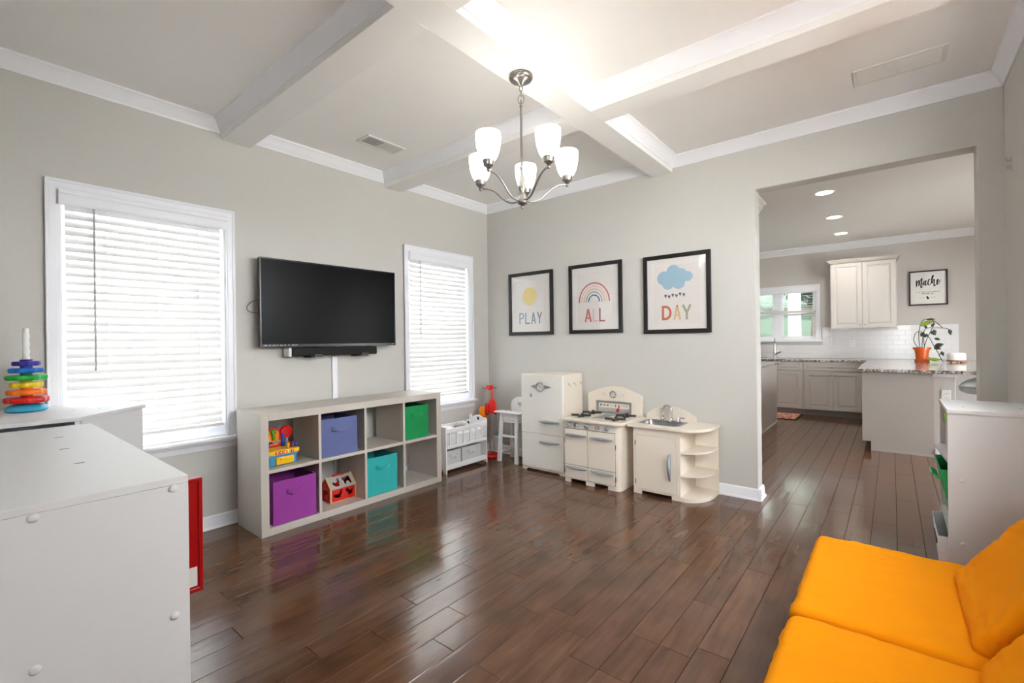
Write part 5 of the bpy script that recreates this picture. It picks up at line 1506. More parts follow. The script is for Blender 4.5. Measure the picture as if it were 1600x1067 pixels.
soft_box(3.40, 4.06, -3.03, -2.272, 0.0, 0.194, 0.03, cuts=24, amp=0.003, nscale=9, seed=9).build('base_cushion', OR, so, smooth=True)
lean = math.radians(-35)
for y0, y1, sd in ((-2.215, -1.675, 2), (-2.83, -2.290, 6)):
    w = y1 - y0
    m = soft_box(-0.075, 0.075, -w / 2, w / 2, 0.0, 0.36, 0.036, cuts=44, amp=0.006, nscale=11, seed=sd, st=(0.7, 1.0, 3.2))
    M_ = Matrix.Translation((3.885, (y0 + y1) / 2, 0.345)) @ Matrix.Rotation(-lean, 4, 'Y')
    m.xf(M_).build('back_cushion', OR, so, smooth=True)

# ---------------------------------------------------------------- white toy rack at the right wall
rk = thing('toy_rack', 'white laminate cubby rack against the right wall behind the sofa', 'shelf', (4.03, -0.96, 0))
rx0, rx1, ry0, ry1, rz = 3.858, 4.165, -1.182, -0.742, 0.945
bx(rx0 - 0.002, rx1, ry0 - 0.004, ry1 + 0.004, rz - 0.018, rz).build('top_panel', LAM, rk, bevel=0.0012)
bx(rx0, rx1, ry0, ry0 + 0.018, 0, rz - 0.0185).build('side_panel', LAM, rk, bevel=0.0008)
bx(rx0, rx1, ry1 - 0.018, ry1, 0, rz - 0.0185).build('side_panel', LAM, rk, bevel=0.0008)
bx(rx1 - 0.006, rx1, ry0 + 0.018, ry1 - 0.018, 0.03, rz - 0.019).build('back_panel', LAM, rk)
for z in (0.03, 0.385, 0.700):
    o_ = 0.022 if z > 0.6 else 0.0
    MB().prism([(rx0 - o_, ry1 - 0.0185), (rx0, ry0 + 0.0185), (rx1 - 0.0065, ry0 + 0.0185), (rx1 - 0.0065, ry1 - 0.0185)], 'z', z, z + 0.016).build('shelf_board', LAM, rk)
for (xx, zz) in ((3.905, 0.630), (3.905, 0.35)):
    MB().lathe([(0.0001, -0.0055), (0.004, -0.0052), (0.009, -0.003), (0.010, 0.0)], (xx, ry0, zz), 18, 'y').build('screw_cover', M_COVER, rk, smooth=60)
for (xx, yy) in ((3.92, -1.06), (4.11, -1.0)):
    MB().lathe([(0.004, 0), (0.004, 0.0006), (0.0001, 0.0007)], (xx, yy, rz), 10).build('dowel_hole', MATS['dowel_dark'], rk)
G1 = mat('bin_green_plastic', (0, 158, 84), 0.35)
gb = thing('green_bin', 'green plastic bin with lip handle sticking out of the toy rack', 'bin', (3.95, -0.96, 0.402))
def open_bin(t, x0, x1, y0, y1, z0, z1, flare, m_, w=0.004):
    m = MB()
    lo = [(x0 + flare, y0 + 0.01), (x1 - 0.01, y0 + 0.01), (x1 - 0.01, y1 - 0.01), (x0 + flare, y1 - 0.01)]
    hi = [(x0, y0), (x1, y0), (x1, y1), (x0, y1)]
    ins = lambda P, d: [(P[0][0] + d, P[0][1] + d), (P[1][0] - d, P[1][1] + d), (P[2][0] - d, P[2][1] - d), (P[3][0] + d, P[3][1] - d)]
    L = [[(p[0], p[1], z0) for p in lo], [(p[0], p[1], z1) for p in hi], [(p[0], p[1], z1) for p in ins(hi, w)], [(p[0], p[1], z0 + w) for p in ins(lo, w)]]
    for l in L: m.v += l
    for i in range(3):
        for q in range(4):
            m.f.append((i * 4 + q, i * 4 + (q + 1) % 4, i * 4 + 4 + (q + 1) % 4, i * 4 + 4 + q))
    m.f += [(3, 2, 1, 0), (12, 13, 14, 15)]
    return m.build('bin_body', m_, t, bevel=0.0012)
open_bin(gb, 3.832, 4.13, -1.155, -0.80, 0.402, 0.665, 0.045, G1)
MB().prism([(3.836, 0.605), (3.812, 0.622), (3.806, 0.617), (3.838, 0.585)], 'y', -1.03, -0.90).build('lip_handle', G1, gb, bevel=0.0015)
wbn = thing('white_bin', 'white plastic bin in the bottom of the toy rack', 'bin', (3.95, -0.96, 0.047))
WPL = mat('white_bin_plastic', (228, 229, 232), 0.4)
open_bin(wbn, 3.822, 4.13, -1.155, -0.765, 0.047, 0.36, 0.03, WPL)
bx(3.823, 3.828, -1.04, -0.90, 0.285, 0.315).build('handle_slot', mat('slot_navy', (40, 48, 66), 0.6), wbn)
lb = thing('lidded_box', 'white box with lime green lid on the top shelf of the toy rack', 'box', (3.98, -0.96, 0.7165))
LIME = mat('lime_plastic', (140, 208, 30), 0.4)
bx(3.872, 4.13, -1.155, -0.86, 0.7165, 0.858).build('box_body', mat('box_white', (214, 215, 217), 0.5), lb, bevel=0.003)
bx(3.866, 4.132, -1.158, -0.857, 0.858, 0.888).build('box_lid', LIME, lb, bevel=0.003)

# small metal hook plate on the right wall
wh = thing('wall_hook', 'small metal double hook high on the right wall', 'hook', (XR - 0.01, -0.22, 2.2))
bx(XR - 0.004, XR, -0.232, -0.208, 2.19, 2.28).build('hook_plate', STEEL, wh, bevel=0.004)
for z in (2.262, 2.215):
    MB().tube([(XR - 0.003, -0.22, z), (XR - 0.02, -0.22, z - 0.004), (XR - 0.026, -0.22, z + 0.012)], 0.004, 8).build('hook', STEEL, wh, smooth=True)

# ---------------------------------------------------------------- kitchen cabinetry
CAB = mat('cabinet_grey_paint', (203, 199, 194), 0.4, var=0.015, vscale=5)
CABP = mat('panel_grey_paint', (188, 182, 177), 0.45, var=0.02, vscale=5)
TOE = mat('toe_kick_grey', (150, 146, 142), 0.6)
def raised_door(name, x0, x1, z0, z1, y, parent, knob=None, fr=0.055):
    """frame-and-panel door facing -y, front face at y-0.02"""
    d = MB().prism(rect(x0, x1, z0, z1), 'y', y - 0.02, y, holes=[rect(x0 + fr, x1 - fr, z0 + fr, z1 - fr)]).build(name, CAB, parent, bevel=0.003)
    # sloped panel
    a, b, c, e = x0 + fr, x1 - fr, z0 + fr, z1 - fr
    m = MB()
    for ins, yy in ((0.0, y - 0.006), (0.022, y - 0.0105), (0.026, y - 0.0145)):
        m.v += [(a + ins, yy, c + ins), (b - ins, yy, c + ins), (b - ins, yy, e - ins), (a + ins, yy, e - ins)]
    for i in range(2):
        for q in range(4):
            m.f.append((i * 4 + q, i * 4 + (q + 1) % 4, i * 4 + 4 + (q + 1) % 4, i * 4 + 4 + q))
    m.f.append((8, 9, 10, 11))
    m.add([(a, y, c), (b, y, c), (b, y, e), (a, y, e)], [(0, 1, 2, 3)])
    m.build('door_panel', CAB, d)
    if knob:
        MB().lathe([(0.0001, -0.026), (0.010, -0.025), (0.014, -0.020), (0.011, -0.014), (0.005, -0.010), (0.006, 0.0)], (knob[0], y - 0.02, knob[1]), 16, 'y').build('door_knob', STEEL, d, smooth=50)
    return d
def base_cab(label, x0, x1, doors, drawers):
    y = 4.93
    t = thing('base_cabinet', label, 'cabinet', ((x0 + x1) / 2, 5.2, 0), group='grey kitchen base cabinets')
    bx(x0, x1, y, KY - 0.002, 0.095, 0.8795).build('cabinet_body', CAB, t)
    bx(x0, x1, y + 0.065, y + 0.08, 0.0, 0.0945).build('toe_kick', TOE, t)
    for a, b in doors:
        raised_door('door', a, b, 0.105, 0.715, y - 0.0005, t, knob=((b - 0.03) if (a, b) in doors[::2] and len(doors) > 1 else (a + 0.03), 0.665))
    for a, b, k in drawers:
        d = raised_door('drawer_front', a, b, 0.735, 0.862, y - 0.0005, t, fr=0.026)
        if k: MB().lathe([(0.0001, -0.026), (0.010, -0.025), (0.014, -0.020), (0.011, -0.014), (0.005, -0.010), (0.006, 0.0)], ((a + b) / 2, y - 0.0205, 0.80), 16, 'y').build('drawer_knob', STEEL, d, smooth=50)
    return t
base_cab('grey base cabinet beside the island under the kitchen window', 1.62, 2.523, [(1.64, 2.07), (2.08, 2.505)], [(1.64, 2.07, False), (2.08, 2.505, False)])
base_cab('grey base cabinet with two doors next to the peninsula', 2.526, 3.395, [(2.548, 2.932), (2.938, 3.30)], [(2.548, 3.30, True)])
wt = MB().prism([(1.62, 4.895), (3.362, 4.895), (3.362, 2.495), (4.62, 2.495), (4.62, KY - 0.001), (1.62, KY - 0.001)], 'z', 0.880, 0.914)
tag(wt.build('worktop', GRANITE, bevel=0.004), 'speckled granite worktop along the back wall and peninsula', 'worktop')

# peninsula: cabinets facing left, end panel towards us, pony wall post
pn = thing('peninsula_cabinet', 'grey peninsula cabinet with plain end panel and side post', 'cabinet', (3.7, 3.6, 0))
px0 = 3.400
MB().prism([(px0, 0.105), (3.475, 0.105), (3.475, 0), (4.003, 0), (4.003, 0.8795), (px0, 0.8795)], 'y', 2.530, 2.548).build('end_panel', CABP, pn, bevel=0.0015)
bx(px0 + 0.02, 4.0, 2.549, 4.925, 0.105, 0.8795).build('cabinet_body', CAB, pn)
bx(3.475, 4.0, 2.549, 4.925, 0.0, 0.1045).build('toe_kick', TOE, pn)
for a, b in ((2.556, 3.14), (3.15, 3.74), (3.75, 4.34), (4.35, 4.90)):
    d = bx(px0 - 0.002, px0 + 0.0195, a, b, 0.115, 0.70).build('door', CAB, pn, bevel=0.003)
    bx(px0 - 0.002, px0 + 0.0195, a, b, 0.715, 0.862).build('drawer_front', CAB, pn, bevel=0.003)
    MB().lathe([(0.0001, -0.026), (0.010, -0.025), (0.014, -0.020), (0.011, -0.014), (0.005, -0.010), (0.006, 0.0)], (px0 - 0.002, a + 0.04, 0.66), 14, 'x').build('door_knob', STEEL, d, smooth=50)
base_q = [(3.475, 0), (4.003, 0), (4.003, 0.018), (3.475, 0.018)]
MB().prism(base_q, 'y', 2.518, 2.5295).build('shoe_strip', CABP, pn)
bx(4.004, 4.168, 2.536, 4.925, 0.0, 0.8795).build('end_post', W_KIT, pn, bevel=0.003)
bx(3.994, 4.180, 2.524, 2.66, 0.845, 0.879).build('post_cap', W_TRIM, pn, bevel=0.004)
bx(4.0035, 4.180, 2.522, 2.5355, 0.0, 0.09).build('post_base', W_TRIM, pn, bevel=0.003)
OUTW = mat('outlet_white', (240, 240, 238), 0.35)
def outlet(label, x, z, y, w=0.072, h=0.116):
    t = thing('wall_outlet', label, 'outlet', (x, y, z), group='white electrical plates')
    bx(x - w / 2, x + w / 2, y - 0.006, y - 0.0004, z - h / 2, z + h / 2).build('cover_plate', OUTW, t, bevel=0.002)
    for dz in (-0.021, 0.021):
        MB().prism(rrect(x - 0.016, x + 0.016, z + dz - 0.014, z + dz + 0.014, 0.006), 'y', y - 0.0078, y - 0.0061).build('socket', OUTW, t)
        m = bx(x - 0.008, x - 0.0055, y - 0.0085, y - 0.0079, z + dz - 0.003, z + dz + 0.006)
        m.box(x + 0.0055, x + 0.008, y - 0.0085, y - 0.0079, z + dz - 0.003, z + dz + 0.006)
        m.box(x - 0.0022, x + 0.0022, y - 0.0085, y - 0.0079, z + dz - 0.010, z + dz - 0.006)
        m.build('slots', BLACK, t)
outlet('white electrical outlet on the peninsula side post', 4.097, 0.655, 2.536)

# island on the left
isl = thing('kitchen_island', 'grey kitchen island partly hidden by the opening edge', 'cabinet', (1.8, 3.2, 0))
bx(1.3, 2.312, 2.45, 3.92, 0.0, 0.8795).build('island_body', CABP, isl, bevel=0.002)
bx(1.3, 2.322, 2.44, 3.93, 0.0, 0.022).build('island_shoe', CAB, isl)
bx(2.3125, 2.316, 3.86, 3.92, 0.022, 0.8795).build('corner_stile', CAB, isl)
bx(1.25, 2.352, 2.40, 3.96, 0.8800, 0.9135).build('island_top', GRANITE, isl, bevel=0.004)

# tall cabinet just inside the opening
tc_ = thing('tall_cabinet', 'tall pale kitchen cabinet just behind the opening edge', 'cabinet', (2.4, 0.32, 0))
bx(2.1, 2.778, T + 0.012, 0.465, 0.0, 2.36).build('cabinet_body', CAB, tc_, bevel=0.002)
tcp = [(0, 2.36), (0.008, 2.36), (0.012, 2.375), (0.028, 2.40), (0.03, 2.412), (0.045, 2.435), (0.052, 2.44), (0.052, 2.455), (0, 2.455)]
m = MB()
n = len(tcp)
for (cx, cy, sx, sy) in ((2.778, T + 0.004, 1, 0), (2.778, 0.465, 1, 1), (2.1, 0.465, 0, 1)):
    m.v += [(cx + sx * d, cy + sy * d, z) for d, z in tcp]
for i in range(2):
    for q in range(n):
        m.f.append((i * n + q, (i + 1) * n + q, (i + 1) * n + (q + 1) % n, i * n + (q + 1) % n))
m.f += [tuple(range(n)), tuple(range(3 * n - 1, 2 * n - 1, -1))]
m.build('crown_moulding', CAB, tc_)
bx(2.7785, 2.786, T + 0.02, 0.455, 0.12, 2.33).build('door', CAB, tc_, bevel=0.002)

# wall cabinet
wc = thing('wall_cabinet', 'pale grey two-door wall cabinet above the backsplash', 'cabinet', (3.31, 5.38, 1.4))
wx0, wx1, wy = 2.885, 3.732, 5.24
bx(wx0, wx1, wy, KY - 0.001, 1.405, 2.478).build('cabinet_body', CAB, wc, bevel=0.002)
raised_door('door', wx0 + 0.010, 3.306, 1.415, 2.468, wy - 0.0005, wc, knob=(3.278, 1.475), fr=0.062)
raised_door('door', 3.311, wx1 - 0.010, 1.415, 2.468, wy - 0.0005, wc, knob=(3.340, 1.475), fr=0.062)
m = MB()
cpf = [(0, 2.4785), (0.008, 2.4785), (0.014, 2.492), (0.026, 2.508), (0.034, 2.518), (0.04, 2.522), (0.04, 2.534), (0, 2.534)]
n = len(cpf)
for (cx, cy, sx, sy) in ((wx0, KY - 0.001, -1, 0), (wx0, wy - 0.02, -1, -1), (wx1, wy - 0.02, 1, -1), (wx1, KY - 0.001, 1, 0)):
    m.v += [(cx + sx * d, cy + sy * d, z) for d, z in cpf]
for i in range(3):
    for q in range(n):
        m.f.append((i * n + q, (i + 1) * n + q, (i + 1) * n + (q + 1) % n, i * n + (q + 1) % n))
m.f += [tuple(range(n)), tuple(range(4 * n - 1, 3 * n - 1, -1))]
m.build('crown_moulding', CAB, wc)
bx(wx0 - 0.004, wx1 + 0.004, wy - 0.012, KY - 0.001, 1.392, 1.4045).build('light_rail', CAB, wc)

# backsplash of separate tiles
GROUT = mat('grout', (206, 204, 202), 0.9)
TILE = mat('white_glazed_tile', (236, 236, 238), 0.12, var=0.015, vscale=3)
bs = struct(MB().prism([(1.62, 0.9145), (4.44, 0.9145), (4.44, 1.452), (KW[1] + 0.087, 1.452), (KW[1] + 0.087, 1.196), (1.62, 1.196)], 'y', KY - 0.006, KY - 0.0005).build('backsplash', GROUT))
tm = None
tw, thh = 0.1524, 0.0762
for r_ in range(7):
    z0 = 0.9155 + r_ * thh * 1.0
    x = 1.62 - (tw / 2 if r_ % 2 else 0)
    while x < 4.44:
        a, b = max(x, 1.621), min(x + tw, 4.439)
        x += tw
        if b - a < 0.02: continue
        # skip behind the window sill
        if a < KW[1] + 0.09 and z0 + thh > 1.195: 
            if b < KW[1] + 0.1: continue
            a = max(a, KW[1] + 0.088)
            if b - a < 0.02: continue
        full = abs((b - a) - tw) < 1e-5
        if full and tm is not None:
            o = tm.copy(); COL.objects.link(o)
        else:
            o = bx(0.001, b - a - 0.001, -0.006, 0.0, 0.001, thh - 0.001).build('tile', TILE, local=(0, 0, 0), bevel=0.0015)
            if full: tm = o
        o.parent = bs
        o.location = (a, KY - 0.0062, z0)
outlet('white switch plate on the backsplash beside the window', 2.84, 1.195, KY - 0.0125)
outlet('white outlet plate on the backsplash under the wall cabinet', 3.158, 1.163, KY - 0.0125)

# kitchen faucet
kf = thing('kitchen_faucet', 'brushed steel kitchen faucet below the kitchen window', 'faucet', (2.035, 5.40, 0.914))
MB().lathe([(0.0001, 0.9145), (0.030, 0.9145), (0.030, 0.924), (0.025, 0.93), (0.022, 1.0), (0.0175, 1.11), (0.015, 1.16), (0.0001, 1.165)], (2.035, 5.40, 0), 20).build('faucet_body', STEEL, kf, smooth=50)
MB().tube(catmull([(2.035, 5.40, 1.155), (2.037, 5.395, 1.235), (2.05, 5.355, 1.275), (2.062, 5.31, 1.24), (2.066, 5.295, 1.18)], 5), 0.0125, 10).build('spout', STEEL, kf, smooth=True)
MB().tube([(2.052, 5.385, 0.985), (2.14, 5.36, 1.03)], [0.017, 0.010], 10).build('lever', STEEL, kf, smooth=True)

# framed family sign
sg = thing('framed_sign', 'small dark framed white sign with brush-script lettering beside the wall cabinet', 'sign', (4.10, KY - 0.02, 1.745))
gx0, gx1, gz0, gz1 = 3.879, 4.326, 1.748, 2.282
GB = mat('dark_wood_frame', (44, 38, 34), 0.5)
f_ = 0.020
for poly in ([(gx0, gz0), (gx1, gz0), (gx1 - f_, gz0 + f_), (gx0 + f_, gz0 + f_)], [(gx1, gz0), (gx1, gz1), (gx1 - f_, gz1 - f_), (gx1 - f_, gz0 + f_)],
             [(gx1, gz1), (gx0, gz1), (gx0 + f_, gz1 - f_), (gx1 - f_, gz1 - f_)], [(gx0, gz1), (gx0, gz0), (gx0 + f_, gz0 + f_), (gx0 + f_, gz1 - f_)]):
    MB().prism(poly, 'y', KY - 0.032, KY - 0.001).build('frame_bar', GB, sg)
sp = bx(gx0 + f_ - 0.003, gx1 - f_ + 0.003, KY - 0.014, KY - 0.004, gz0 + f_ - 0.003, gz1 - f_ + 0.003).build('sign_board', mat('sign_white', (232, 231, 228), 0.7), sg)
INK = mat('sign_ink', (30, 29, 29), 0.7)
SW, SH = gx1 - gx0, gz1 - gz0
def SP(u, v): return (gx0 + SW * u, gz1 - SH * v)
def script(pts, w):
    c = catmull([(p[0], p[1], 0) for p in pts], 5)
    n = len(c)
    ws = []
    for i in range(n):
        t = (c[min(i + 1, n - 1)] - c[max(i - 1, 0)])
        down = abs(t.y) / (t.length + 1e-9)
        ws.append(w * (0.35 + 0.85 * down * (1.0 if t.y < 0 else 0.45)))
    return MB().stroke([(p.x, p.y) for p in c], ws, KY - 0.0150, KY - 0.0141)
S_ = lambda *q: [SP(a, b) for a, b in q]
w_ = 0.012
script(S_((0.19, 0.30), (0.205, 0.28), (0.205, 0.45), (0.225, 0.34), (0.255, 0.27), (0.272, 0.29), (0.272, 0.43), (0.295, 0.31), (0.335, 0.22), (0.345, 0.24), (0.32, 0.44), (0.335, 0.49), (0.37, 0.44)), w_).build('letter', INK, sp)
script(S_((0.445, 0.30), (0.41, 0.30), (0.375, 0.37), (0.385, 0.41), (0.42, 0.36), (0.455, 0.28), (0.43, 0.40), (0.45, 0.43), (0.48, 0.38)), w_).build('letter', INK, sp)
script(S_((0.555, 0.28), (0.535, 0.25), (0.505, 0.33), (0.505, 0.40), (0.54, 0.42), (0.58, 0.36)), w_).build('letter', INK, sp)
script(S_((0.58, 0.37), (0.62, 0.25), (0.645, 0.16), (0.625, 0.155), (0.60, 0.26), (0.605, 0.38), (0.64, 0.28), (0.665, 0.27), (0.655, 0.42), (0.67, 0.46), (0.715, 0.40)), w_).build('letter', INK, sp)
script(S_((0.715, 0.40), (0.755, 0.34), (0.765, 0.28), (0.742, 0.28), (0.73, 0.36), (0.745, 0.42), (0.79, 0.36), (0.81, 0.29)), w_).build('letter', INK, sp)
m = MB()
for v, spans in ((0.615, ((0.20, 0.24), (0.27, 0.31), (0.335, 0.42), (0.445, 0.465), (0.49, 0.535), (0.565, 0.605), (0.635, 0.74), (0.765, 0.80))), (0.665, ((0.34, 0.43), (0.44, 0.54), (0.575, 0.64)))):
    for a, b in spans:
        x = a
        while x < b - 0.006:
            p, q = SP(x, v), SP(x + 0.012, v)
            hh = 0.006 + 0.003 * random.random()
            m.box(p[0], q[0] - 0.001, KY - 0.0148, KY - 0.0141, p[1] - hh, p[1] + hh)
            x += 0.018
m.build('small_print', mat('sign_small_ink', (96, 95, 93), 0.7), sp)
for a, b in ((0.265, 0.415), (0.565, 0.70)):
    bx(SP(a, 0)[0], SP(b, 0)[0], KY - 0.0148, KY - 0.0141, SP(0, 0.775)[1] - 0.0015, SP(0, 0.775)[1] + 0.0015).build('rule_line', MATS['sign_small_ink'], sp)
GA = [(0.455, 0.735), (0.492, 0.735), (0.497, 0.755), (0.53, 0.785), (0.525, 0.82), (0.47, 0.822), (0.463, 0.79)]
MB().prism([SP(*p) for p in GA], 'y', KY - 0.0150, KY - 0.0141).build('state_silhouette', INK, sp)

# potted plant and diffuser on the peninsula worktop
TERRA = mat('terracotta_glaze', (204, 92, 36), 0.3, var=0.06)
plx, ply = 3.99, 4.62
pp = thing('potted_plant', 'trailing vine plant in an orange pot on the worktop', 'plant', (plx, ply, 0.9142))
MB().lathe([(0.0001, 0.9142), (0.078, 0.9142), (0.082, 0.92), (0.082, 0.945), (0.078, 0.946)], (plx, ply, 0), 28).build('saucer', TERRA, pp, smooth=40)
MB().shell([(0.0001, 0.947), (0.066, 0.947), (0.078, 1.085), (0.098, 1.086), (0.099, 1.118), (0.085, 1.118), (0.083, 1.09), (0.06, 0.955), (0.0001, 0.955)], (plx, ply, 0), 28).build('pot', TERRA, pp, smooth=40)
MB().lathe([(0.0001, 1.095), (0.082, 1.095)], (plx, ply, 0), 20).build('soil', mat('soil', (52, 38, 28), 0.95, bump=0.6, bscale=120), pp)
STEMM = mat('vine_stem', (52, 52, 34), 0.6)
LEAF = mat('vine_leaf_dark', (38, 50, 34), 0.45, var=0.25, vscale=20)
LEAFL = mat('vine_leaf_lime', (120, 146, 24), 0.45, var=0.2, vscale=20)
def Q(dx, z, dy=0.0): return (plx + dx, ply + dy, z)
stems = [
    [Q(0, 1.10), Q(-0.05, 1.13), Q(-0.085, 1.22), Q(-0.06, 1.32), Q(0.0, 1.34)],
    [Q(-0.02, 1.10), Q(-0.03, 1.3), Q(0.0, 1.47), Q(0.06, 1.51, -0.02), Q(0.14, 1.47, -0.03), Q(0.21, 1.39, -0.04)],
    [Q(0.02, 1.10), Q(0.05, 1.22), Q(0.10, 1.36, -0.03), Q(0.13, 1.44, -0.03), Q(0.10, 1.50, -0.04), Q(0.05, 1.50, -0.04)],
    [Q(0.03, 1.10), Q(0.02, 1.28, -0.05), Q(0.07, 1.26, -0.06), Q(0.12, 1.14, -0.08), Q(0.17, 1.02, -0.1), Q(0.195, 0.95, -0.12), Q(0.212, 0.925, -0.12)],
    [Q(0.0, 1.10), Q(0.03, 1.36), Q(0.14, 1.385, -0.04), Q(0.25, 1.375, -0.06), Q(0.28, 1.34, -0.07)],
    [Q(0.19, 0.96, -0.11), Q(0.13, 0.935, -0.14), Q(0.08, 0.95, -0.16)],
    [Q(0.17, 1.0, -0.1), Q(0.195, 1.06, -0.11), Q(0.21, 1.03, -0.12)],
]
for s_ in stems:
    MB().tube(catmull(s_, 6), 0.0045, 6).build('stem', STEMM, pp, smooth=True)
def leaf(c, d, L, w, m_, nrm=(0, -1, 0.3)):
    d = Vector(d).normalized(); n = Vector(nrm); s_ = d.cross(n).normalized(); n = s_.cross(d).normalized()
    m = MB()
    c = Vector(c)
    rows = 6
    for i in range(rows + 1):
        u = i / rows
        ww = w * math.sin(PI * min(1, u * 0.92 + 0.05)) ** 0.8 * (1.15 - 0.5 * u)
        p = c + d * L * u - n * 0.15 * L * u * u
        m.v += [tuple(p - s_ * ww / 2 + n * 0.12 * ww), tuple(p), tuple(p + s_ * ww / 2 + n * 0.12 * ww)]
    for i in range(rows):
        a = i * 3
        m.f += [(a, a + 1, a + 4, a + 3), (a + 1, a + 2, a + 5, a + 4)]
    o = m.build('leaf', m_, pp, smooth=True)
    sd = o.modifiers.new('thick', 'SOLIDIFY'); sd.thickness = 0.0015
for c, d, L, w, m_ in ((Q(-0.02, 1.42, -0.02), (1, 0, 0.45), 0.15, 0.07, LEAFL), (Q(0.05, 1.50, -0.05), (1, -0.2, 0.1), 0.09, 0.035, LEAF), (Q(0.28, 1.36, -0.07), (0.15, -0.1, -1), 0.075, 0.045, LEAF),
                       (Q(0.02, 1.33, -0.03), (-0.5, -0.2, -1), 0.07, 0.05, LEAF), (Q(0.06, 1.30, -0.05), (-0.6, -0.2, -0.6), 0.06, 0.045, LEAF), (Q(0.09, 1.34, -0.05), (0.6, -0.2, -0.6), 0.075, 0.05, LEAF),
                       (Q(0.12, 1.36, -0.05), (0.5, 0, -1), 0.06, 0.04, LEAF), (Q(0.13, 1.24, -0.06), (1, -0.2, -0.3), 0.06, 0.04, LEAF), (Q(0.13, 1.13, -0.08), (1, -0.1, 0.4), 0.095, 0.07, LEAF),
                       (Q(0.12, 1.11, -0.08), (1, -0.3, -0.1), 0.075, 0.05, LEAF), (Q(0.195, 1.06, -0.11), (0.2, -0.5, -0.7), 0.065, 0.04, LEAF), (Q(0.17, 0.95, -0.13), (-1, -0.2, 0.15), 0.12, 0.045, LEAFL), (Q(0.09, 0.96, -0.16), (-0.9, -0.2, 0.5), 0.06, 0.03, LEAFL),
                       (Q(0.05, 1.38, -0.04), (-0.3, -0.2, 0.8), 0.05, 0.035, LEAF), (Q(0.10, 1.40, -0.04), (0.4, -0.2, 0.9), 0.06, 0.03, LEAF)):
    leaf(c, d, L, w, m_)
dfx, dfy = 4.335, 4.55
df = thing('aroma_diffuser', 'small round white diffuser with wooden base on the worktop', 'diffuser', (dfx, dfy, 0.9142))
MB().lathe([(0.0001, 0.928), (0.096, 0.928), (0.099, 0.938), (0.099, 0.950), (0.0001, 0.950)], (dfx, dfy, 0), 32).build('wood_base', mat('light_wood', (176, 128, 92), 0.5, var=0.1), df, smooth=40)
MB().lathe([(0.0001, 0.9505), (0.093, 0.9505), (0.094, 1.0), (0.090, 1.03), (0.078, 1.042), (0.0001, 1.043)], (dfx, dfy, 0), 32).build('cover', mat('diffuser_white', (242, 242, 242), 0.35), df, smooth=40)
for q in range(3):
    a = q * 2 * PI / 3 + 0.6
    MB().lathe([(0.0001, 0.9142), (0.012, 0.9142), (0.014, 0.9279), (0.0001, 0.9279)], (dfx + 0.06 * math.cos(a), dfy + 0.06 * math.sin(a), 0), 12).build('foot', MATS['light_wood'], df)

# rug by the far cabinets
def rug_mat():
    m = bpy.data.materials.new('red_patterned_rug')
    m.use_nodes = True
    nt = m.node_tree
    b = nt.nodes['Principled BSDF']
    tc = nt.nodes.new('ShaderNodeTexCoord')
    v = nt.nodes.new('ShaderNodeTexVoronoi'); v.inputs['Scale'].default_value = 22
    nt.links.new(tc.outputs['Object'], v.inputs['Vector'])
    cr = nt.nodes.new('ShaderNodeValToRGB')
    cr.color_ramp.elements[0].position = 0.3; cr.color_ramp.elements[0].color = (*lin((176, 66, 48)), 1)
    cr.color_ramp.elements[1].position = 0.62; cr.color_ramp.elements[1].color = (*lin((226, 180, 156)), 1)
    nt.links.new(v.outputs['Distance'], cr.inputs[0])
    nt.links.new(cr.outputs[0], b.inputs['Base Color'])
    b.inputs['Roughness'].default_value = 0.95
    return m
rg = thing('kitchen_rug', 'small red patterned rug on the kitchen floor', 'rug', (2.1, 4.6, 0))
bx(1.72, 2.490, 4.30, 4.93, 0.0005, 0.008).build('rug_field', rug_mat(), rg)
MB().prism(rect(1.70, 2.512, 4.275, 4.955), 'z', 0.0005, 0.0085, holes=[rect(1.72, 2.490, 4.30, 4.93)]).build('rug_border', mat('rug_dark_edge', (66, 40, 36), 0.95), rg)

# bar stool under the overhang
bs_ = thing('bar_stool', 'grey moulded bar stool tucked under the peninsula overhang', 'stool', (4.42, 2.95, 0))
STG = mat('stool_grey_seat', (128, 126, 122), 0.4)
scx, scy = 4.43, 2.98
def bucket():
    m = MB()
    nu, nv = 20, 8
    for i in range(nu):
        a = 2 * PI * i / nu
        back = max(0, math.cos(a - math.radians(70)))     # raised away from the counter
        for j in range(nv + 1):
            v = j / nv
            r = 0.205 * (math.sin(v * PI / 2) ** 0.8)
            h = 0.645 + 0.03 * v ** 3 + 0.15 * v ** 4 * (0.35 + 0.65 * back)
            m.v.append((scx + r * math.cos(a), scy + r * math.sin(a), h))
    for i in range(nu):
        k = (i + 1) % nu
        for j in range(nv):
            m.f.append((i * (nv + 1) + j, k * (nv + 1) + j, k * (nv + 1) + j + 1, i * (nv + 1) + j + 1))
    return m
o = bucket().build('seat_shell', STG, bs_, smooth=True)
sd = o.modifiers.new('thick', 'SOLIDIFY'); sd.thickness = 0.012
MB().lathe([(0.0001, 0.0), (0.19, 0.0), (0.195, 0.008), (0.03, 0.03), (0.025, 0.05), (0.025, 0.64), (0.06, 0.646), (0.0001, 0.648)], (scx, scy, 0), 28).build('pedestal', CHROME, bs_, smooth=40)
MB().tube([(scx + 0.15 * math.cos(2 * PI * q / 20), scy + 0.15 * math.sin(2 * PI * q / 20), 0.30) for q in range(20)], 0.009, 8, closed=True).build('foot_ring', CHROME, bs_, smooth=True)
MB().tube([(scx - 0.15, scy, 0.30), (scx + 0.15, scy, 0.30)], 0.008, 8).build('foot_bar', CHROME, bs_, smooth=True)

